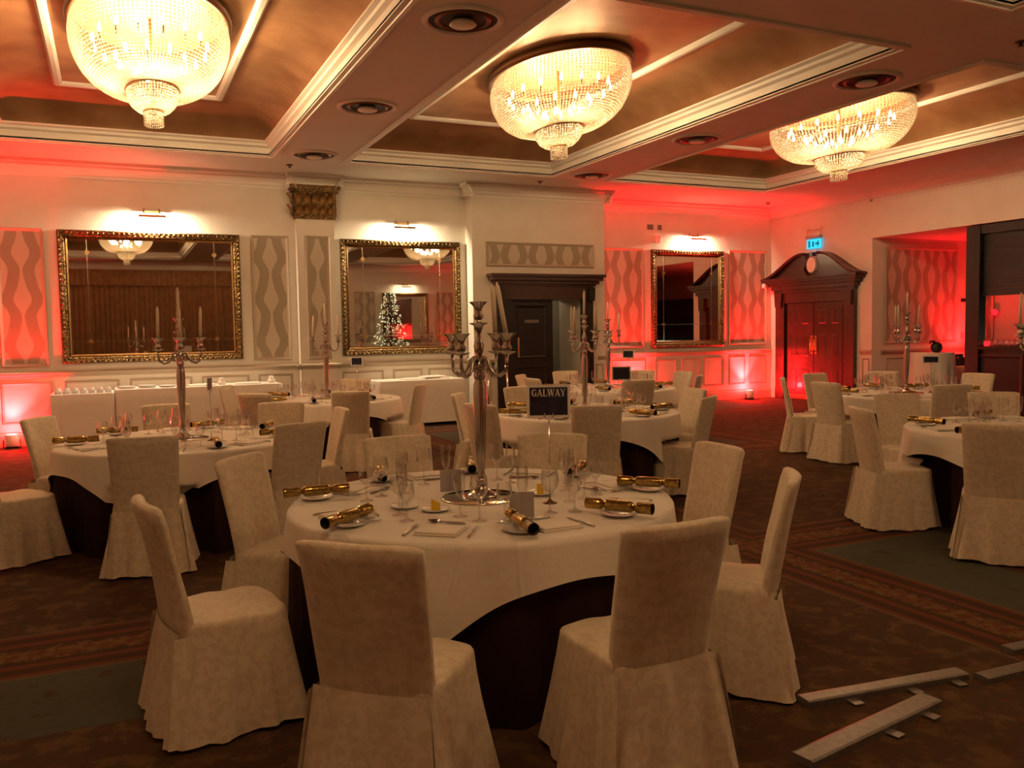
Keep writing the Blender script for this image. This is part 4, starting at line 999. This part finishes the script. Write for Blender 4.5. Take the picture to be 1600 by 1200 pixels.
# name cards on stands
def letter_strokes():
    B, S = .16, .07   # heavy stroke, light stroke (in letter heights)
    L_ = {}
    bar_ = lambda x0, y0, x1, y1, w_: [(x0 - w_ / 2, y0), (x0 + w_ / 2, y0), (x1 + w_ / 2, y1), (x1 - w_ / 2, y1)]
    rect = lambda x0, y0, x1, y1: [(x0, y0), (x1, y0), (x1, y1), (x0, y1)]
    ser = lambda x, y, w_=.26: rect(x - w_ / 2, y - .0, x + w_ / 2, y + .06)
    L_['A'] = ([bar_(.10, 0, .36, 1, S), bar_(.62, 0, .36, 1, B), rect(.2, .28, .55, .36), ser(.10, 0), ser(.62, 0, .3)], .76)
    L_['L'] = ([bar_(.18, 0, .18, 1, B), ser(.18, .94, .32), rect(.04, 0, .58, .07), rect(.50, 0, .58, .26)], .64)
    L_['W'] = ([bar_(.30, 0, .10, 1, B), bar_(.30, 0, .48, 1, S), bar_(.70, 0, .50, 1, B), bar_(.70, 0, .90, 1, S), ser(.10, .94), ser(.50, .94, .3), ser(.92, .94, .22)], 1.02)
    L_['Y'] = ([bar_(.37, .45, .10, 1, B), bar_(.37, .45, .62, 1, S), bar_(.37, 0, .37, .47, B), ser(.37, 0, .32), ser(.10, .94, .3), ser(.62, .94, .22)], .74)
    g = []
    for k in range(12):
        a0, a1 = math.radians(50 + 260 * k / 12), math.radians(50 + 260 * (k + 1) / 12)
        wq = lambda a: .30 - (.15 if math.cos(a) < -.3 else .08)
        g.append([(.36 + .32 * math.cos(a0), .5 + .5 * math.sin(a0)), (.36 + .32 * math.cos(a1), .5 + .5 * math.sin(a1)), (.36 + wq(a1) * math.cos(a1), .5 + (wq(a1) + .20) * math.sin(a1)), (.36 + wq(a0) * math.cos(a0), .5 + (wq(a0) + .20) * math.sin(a0))])
    g += [rect(.54, .08, .69, .45), ser(.60, .42, .32), rect(.57, .72, .63, .98)]
    L_['G'] = (g, .78)
    return L_
LET = letter_strokes()
def sign(loc, rz, label, text=None, h=.42, cw=.215, ch=.165):
    o = empty('table_sign', loc, rz); tag(o, label, 'table sign', 'table signs on slim stands')
    part('base', MB().lathe([(.036, 0), (.036, .004), (.016, .010), (.006, .022)], 18), 'bronze', o)
    part('pole', MB().tube([(0, 0, .01), (0, 0, h)], .0042, 8), 'chrome', o)
    part('clip', MB().tube([(.022 * math.cos(q), -.006, h + .018 + .022 * math.sin(q)) for q in np.linspace(2.6, 6.8, 10)], .0035, 6), 'chrome', o)
    z0 = h + .004
    cd_ = part('card', MB().box(-cw / 2, cw / 2, -.001, .001, z0, z0 + ch), 'white_card', o)
    bx = .014
    link('picture', MB().box(-cw / 2 + bx, cw / 2 - bx, -.0022, -.001, z0 + bx, z0 + ch - bx).mesh('picture', 'dark_print'), cd_)
    if text:
        H_ = .036; adv = [LET[c][1] * H_ for c in text]; W_ = sum(adv) + .0; x = -W_ / 2
        for c, ad in zip(text, adv):
            lm_ = MB()
            for poly in LET[c][0]: lm_.prism([(x + u * H_, z0 + ch - .058 + v * H_) for u, v in poly], .0022, .0030, lambda u, v, w_: (u, -w_, v))
            link('letter_' + c.lower(), lm_.mesh('letter', 'white_card', weld=False), cd_); x += ad
    return o
# the sign faces the camera side of the room
sign((1.93, 3.72, ZT), math.radians(-24), 'GALWAY sign card on a slim stand amid the glasses', 'GALWAY')
sign((.70, 7.35, ZT), math.radians(70), 'table sign seen edge-on and lit red, on the buffet-side table', None, .40, .16, .12)
sign((2.95, 11.25, ZT), math.radians(-20), 'small blue-black table sign on the pilaster table', None, .42, .16, .12)
sign((4.76, 7.75 - .22, ZT), math.radians(-26), 'dark table sign with pale border on the doorway-line table', None, .32, .20, .15)
sign((6.95, 10.80, ZT), math.radians(-30), 'dark table sign in front of the red uplighter glow, recess table', None, .42, .17, .12)
sign((9.25, 7.45, ZT), math.radians(-45), 'dark wide table sign on the pedimented-door table', None, .36, .19, .10)
# menu cards, butter dishes on the GALWAY table
mc = empty('menu_card'); tag(mc, 'menu card', 'menu card')
for s in (-1, 1): part('panel', MB().prism([(0, 0), (.062, 0), (.062, .118), (0, .118)], 0, .0015, lambda u, v, w_, s=s: (s * u * .92, u * .38 + w_, v)), 'card', mc)
place(mc, (1.62, 4.27, ZT), math.radians(150), 'pale grey folded menu card standing beside the mirror disc', 'menu cards')
place(mc, (1.665, 3.50, ZT), math.radians(165), 'pale grey folded menu card standing behind the cracker with dark open end', 'menu cards')
dish = tag(lathe_obj('butter_plate', 'china', [(.001, .005), (.05, .005), (.068, .012), (.072, .015), (.069, .011), (.05, 0), (.001, 0)], 24), 'dish', 'plate')
for (x, y), lab in (((1.37, 3.83), 'small plate holding an upright yellow butter wedge'), ((1.26, 3.97), 'small empty bead-rimmed plate beside the butter plate'), ((1.99, 3.94), 'small plate with yellow butter behind the GALWAY stand')):
    place(dish, (x, y, ZT), 0, lab, 'small plates around the mirror disc')
bt = link('butter_wedge', MB().prism([(-.022, 0), (.022, 0), (.022, .034), (.004, .040), (-.022, .055)], -.018, .018, lambda u, v, w_: (u, w_, v)).mesh('butter_wedge', 'butter')); tag(bt, 'butter', 'butter')
place(bt, (1.37, 3.83, ZT + .0055), math.radians(-20), 'upright yellow butter wedge on a plate near the mirror disc')
place(bt, (1.99, 3.94, ZT + .0055), math.radians(60), 'yellow butter wedge behind the pole of the GALWAY sign')

# ------------------------------------------------------------------ buffet and side tables
def skirted(x0, x1, y0, y1, h, label, grp='white clothed side tables', drop=.06):
    cx, cy_ = (x0 + x1) / 2, (y0 + y1) / 2; o = empty('side_table', (cx, cy_, 0)); tag(o, label, 'table', grp)
    hx, hy = (x1 - x0) / 2, (y1 - y0) / 2
    part('table_top', MB().box(-hx + .01, hx - .01, -hy + .01, hy - .01, h - .03, h), 'mahogany', o)
    lg_ = MB().tube([(0, 0, 0), (0, 0, h - .03)], .018, 8).mesh('leg', 'chrome')
    for sx in (-1, 1):
        for sy in (-1, 1): link('leg', lg_, o, (sx * (hx - .08), sy * (hy - .08), 0))
    n = 40; per = []
    for i in range(n): per.append((-hx + 2 * hx * i / n, -hy, 0, -1))
    for i in range(12): per.append((hx, -hy + 2 * hy * i / 12, 1, 0))
    for i in range(n): per.append((hx - 2 * hx * i / n, hy, 0, 1))
    for i in range(12): per.append((-hx, hy - 2 * hy * i / 12, -1, 0))
    rows = [[(x * .001, y * .001, h + .004) for x, y, a, b in per], [(x * .985, y * .985, h + .004) for x, y, a, b in per]]
    for j in range(6):
        t_ = j / 5; rows.append([(x + a * (.004 + t_ * .012 * math.sin(9 * x + 3 * y)), y + b * (.004 + t_ * .012 * math.sin(7 * x + 2)), h - .004 - t_ * (h - drop)) for x, y, a, b in per])
    part('cloth', MB().grid(rows, True), 'linen', o)
    return o
skirted(-.86, -.02, 14.05, 14.75, .80, 'white clothed buffet table carrying the upturned cups')
skirted(0.0, 2.45, 14.05, 14.75, .84, 'white clothed buffet table with plates and folded linen, below the widest mirror')
skirted(4.05, 5.62, 14.05, 14.75, .80, 'white clothed side table with folded cloths, below the Christmas tree mirror')
cup = tag(lathe_obj('coffee_cup', 'china', [(.028, .07), (.03, .068), (.044, .035), (.048, .0), (.045, .002), (.040, .034), (.026, .062)], 16), 'cup', 'cup')
link('handle', MB().tube([(.044, 0, .02), (.066, 0, .025), (.070, 0, .045), (.055, 0, .058), (.038, 0, .055)], .005, 6).mesh('handle', 'china'), cup)
sau = tag(lathe_obj('saucer', 'china', [(.001, .004), (.035, .004), (.055, .010), (.057, .012), (.054, .008), (.035, 0), (.001, 0)], 20), 'saucer', 'saucer')
for k in range(7):
    for r_ in range(2):
        wh = '%s from the red uplighter, row %s' % (ORD[k], ('along the table edge', 'against the wall')[r_])
        x, y = -.765 + .112 * k, 14.16 + .19 * r_
        place(sau, (x, y, .805), 0, 'white saucer on the buffet, ' + wh, 'saucers on the buffet')
        place(cup, (x, y, .8095), -1.1 + .2 * rs.random(), 'upturned white cup on the buffet, ' + wh, 'upturned cups on the buffet')
dp = tag(lathe_obj('dinner_plate', 'china', [(.001, .004), (.08, .004), (.125, .014), (.128, .016), (.124, .010), (.08, 0), (.001, 0)], 28), 'plate', 'plate')
for sx, n, st_ in ((.16, 4, 'stack beside the cups'), (.45, 5, 'tallest stack'), (.74, 3, 'lowest stack')):
    for k in range(n): place(dp, (sx, 14.28, .845 + .006 * k), 0, 'white dinner plate, %s from the bottom of the %s on the buffet' % (ORD[k], st_), 'stacked plates on the buffet')
fl = link('folded_cloth', MB().grid([[(-.2, -.13, 0), (.2, -.13, 0), (.2, .13, 0), (-.2, .13, 0)], [(-.205, -.135, .012), (.205, -.135, .012), (.205, .135, .012), (-.205, .135, .012)], [(-.19, -.12, .024), (.19, -.12, .024), (.17, .12, .026), (-.19, .11, .022)], [(-.001, -.001, .026), (.001, -.001, .026), (.001, .001, .026), (-.001, .001, .026)]], True, False).mesh('folded_cloth', 'napkin')); tag(fl, 'cloth', 'cloth')
for x, y, z, rz, lab in ((4.75, 14.32, .805, .1, 'lowest folded white cloth on the side table below the tree mirror'), (5.2, 14.34, .805, -.05, 'flat folded white cloth at the doorway end of the side table'), (5.12, 14.33, .832, .2, 'folded white cloth lying on another cloth on the side table'), (1.25, 14.3, .845, .08, 'flat folded white cloth beside the stacked plates on the buffet'), (1.95, 14.3, .845, -.1, 'folded white cloth at the pilaster end of the buffet')):
    place(fl, (x, y, z), rz, lab, 'folded white cloths')
bun = link('napkin_bundle', MB().lathe([(.001, .0), (.05, .0), (.065, .02), (.06, .05), (.035, .075), (.045, .10), (.02, .11), (.001, .09)], 9).mesh('napkin_bundle', 'napkin')); tag(bun, 'bundle', 'napkin')
for k, x in enumerate((.98, 1.55, 2.33)): place(bun, (x, 14.25 + .05 * k, .845), k, ('bunched white napkin beside the lowest plate stack on the buffet', 'bunched white napkin between two folded cloths on the buffet', 'bunched white napkin at the pilaster end of the buffet')[k], 'bunched napkins on the buffet')

# ------------------------------------------------------------------ bar alcove furniture
po = empty('poseur_table', (14.62, 11.75, 0)); tag(po, 'tall round table under a long white cloth in the alcove', 'table')
part('table_top', MB().lathe([(.001, 1.04), (.39, 1.04), (.39, 1.06), (.001, 1.06)], 32), 'mahogany', po)
part('pedestal', MB().lathe([(.25, 0), (.25, .02), (.03, .05), (.03, 1.04)], 20), 'chrome', po)
rows = [[(.001 * math.cos(a), .001 * math.sin(a), 1.066) for a in np.linspace(0, 2 * PI, 72, False)], [(.40 * math.cos(a), .40 * math.sin(a), 1.066) for a in np.linspace(0, 2 * PI, 72, False)]]
for j in range(9):
    t_ = j / 8; rows.append([((.403 + t_ * (.05 + .035 * math.sin(9 * a) + .015 * math.sin(17 * a))) * math.cos(a), (.403 + t_ * (.05 + .035 * math.sin(9 * a) + .015 * math.sin(17 * a))) * math.sin(a), 1.055 - t_ * 1.03) for a in np.linspace(0, 2 * PI, 72, False)])
part('cloth', MB().grid(rows, True), 'linen', po)
bo = empty('black_ornament', (14.58, 11.62, 1.068)); tag(bo, 'small rounded black object with a curled top on the tall clothed table', 'ornament')
part('body', MB().lathe([(.05, 0), (.09, .03), (.11, .09), (.095, .16), (.05, .20), (.001, .21)], 18), 'black', bo)
part('curl', MB().tube([(-.03, 0, .18), (-.10, 0, .225), (-.17, 0, .21), (-.20, 0, .17)], [.03, .022, .015, .008], 8), 'black', bo)
skirted(15.15, 16.25, 11.75, 12.38, .76, 'low white clothed table lit red in the alcove', 'clothed tables in the alcove')
for x, w_, h_, lab in ((15.55, .34, .24, 'black equipment case on the red-lit alcove table'), (15.86, .16, .17, 'smaller black box beside the equipment case in the alcove')):
    b_ = empty('equipment_case', (x, 12.05, .765)); tag(b_, lab, 'case')
    part('body', MB().box(-w_ / 2, w_ / 2, -.14, .14, 0, h_ * .72), 'black', b_); part('lid', MB().box(-w_ / 2 - .005, w_ / 2 + .005, -.145, .145, h_ * .72, h_), 'black', b_)
    part('latch', MB().box(-.03, .03, -.155, -.145, h_ * .62, h_ * .82), 'chrome', b_)
uplight((16.1, 12.0, .765), 'red uplighter standing on the low alcove table', (.1, .2, 1), 130, 130)
sw = link('wall_switch', MB().box(-.04, .04, -.014, 0, -.06, .06).box(-.015, .015, -.02, -.014, -.02, .02).mesh('wall_switch', 'grey'), None, (16.38, ALC - .05, 1.36)); tag(sw, 'small grey wall switch on the alcove end wall', 'switch')
nt_ = link('wall_notice', MB().box(-.16, .16, -.006, 0, -.035, .035).box(-.14, .14, -.008, -.006, -.02, .02).mesh('wall_notice', 'burgundy'), None, (16.5, ALC - .05, 2.12)); tag(nt_, 'narrow dark notice strip on the alcove wall beside the bar post', 'notice')
for k, (y, lab) in enumerate(((16.85, 'small red glowing wall lamp behind the bar, closer to the post'), (17.25, 'small red glowing wall lamp behind the bar, farther from the post'))):
    o = empty('red_wall_lamp', (y, ALC - .05, 1.86)); tag(o, lab, 'wall lamp', 'red wall lamps')
    part('mount', MB().tube([(0, 0, 0), (0, -.07, 0)], .012, 8), 'black', o)
    part('globe', MB().lathe([(.001, -.07), (.05, -.05), (.07, 0), (.05, .05), (.001, .07)], 14, (0, -.12, 0)), 'red_glow', o)
hi = tag(lathe_obj('bar_glass', 'glass', [(.036, .10), (.040, .05), (.034, 0.), (.001, .002)], 14), 'glass', 'glass')
link('foot', MB().lathe([(.032, .13), (.010, .125), (.006, .11), (.036, .10)], 14, caps=False).mesh('foot', 'glass'), hi)
for k in range(12):
    place(hi, (XR + .16 + .13 * (k % 2), 9.98 - .105 * (k // 2), 1.221), 0, 'upturned clear glass, %s from the bar post, %s row on the counter' % (ORD[k // 2], ('outer', 'inner')[k % 2]), 'glasses on the bar counter')
tl_ = empty('tea_light', (XR + .12, 10.05, 1.221)); tag(tl_, 'red glowing tea-light holder on the bar counter by the post', 'candle holder')
part('holder', MB().lathe([(.035, 0), (.045, .02), (.048, .09), (.044, .09), (.04, .02), (.001, .012)], 16, caps=False), 'red_glow', tl_); part('candle', MB().lathe([(.001, .013), (.03, .013), (.03, .03), (.001, .03)], 12), 'candle', tl_)

# ------------------------------------------------------------------ metal strips on the carpet
def strip(p, q, wd, label, tabs=(), lift=0):
    p, q = Vector(p), Vector(q); d = q - p; L_ = d.length; a = math.atan2(d.y, d.x); o = empty('metal_strip', (p.x, p.y, lift), a); tag(o, label, 'metal strip', 'aluminium floor strips')
    part('plate', MB().prism([(0, .0), (0, .026), (.012, .030), (wd - .012, .030), (wd, .026), (wd, .0)], 0, L_, lambda u, v, w_: (w_, u - wd / 2, v)), 'aluminium', o)
    for k, (t_, s) in enumerate(tabs): part('locking_tab', MB().box(L_ * t_ - .025, L_ * t_ + .025, -wd / 2 - .055, -wd / 2, .004, .010) if s < 0 else MB().box(L_ * t_ - .025, L_ * t_ + .025, wd / 2, wd / 2 + .055, .004, .010), 'aluminium', o)
    return o
strip((2.62, 2.72), (3.48, 2.615), .085, 'long aluminium strip whose end reaches the chair skirt', [(.25, -1), (.62, -1), (.9, -1)])
strip((2.25, 2.34), (3.115, 2.485), .10, 'widest aluminium strip, lying askew with red light along it', [(.55, -1), (.85, -1)])
strip((3.50, 2.535), (4.3, 2.50), .075, 'aluminium strip continuing end-on from the long one')
strip((3.92, 2.705), (4.6, 2.66), .075, 'aluminium strip lying across the striped carpet border')
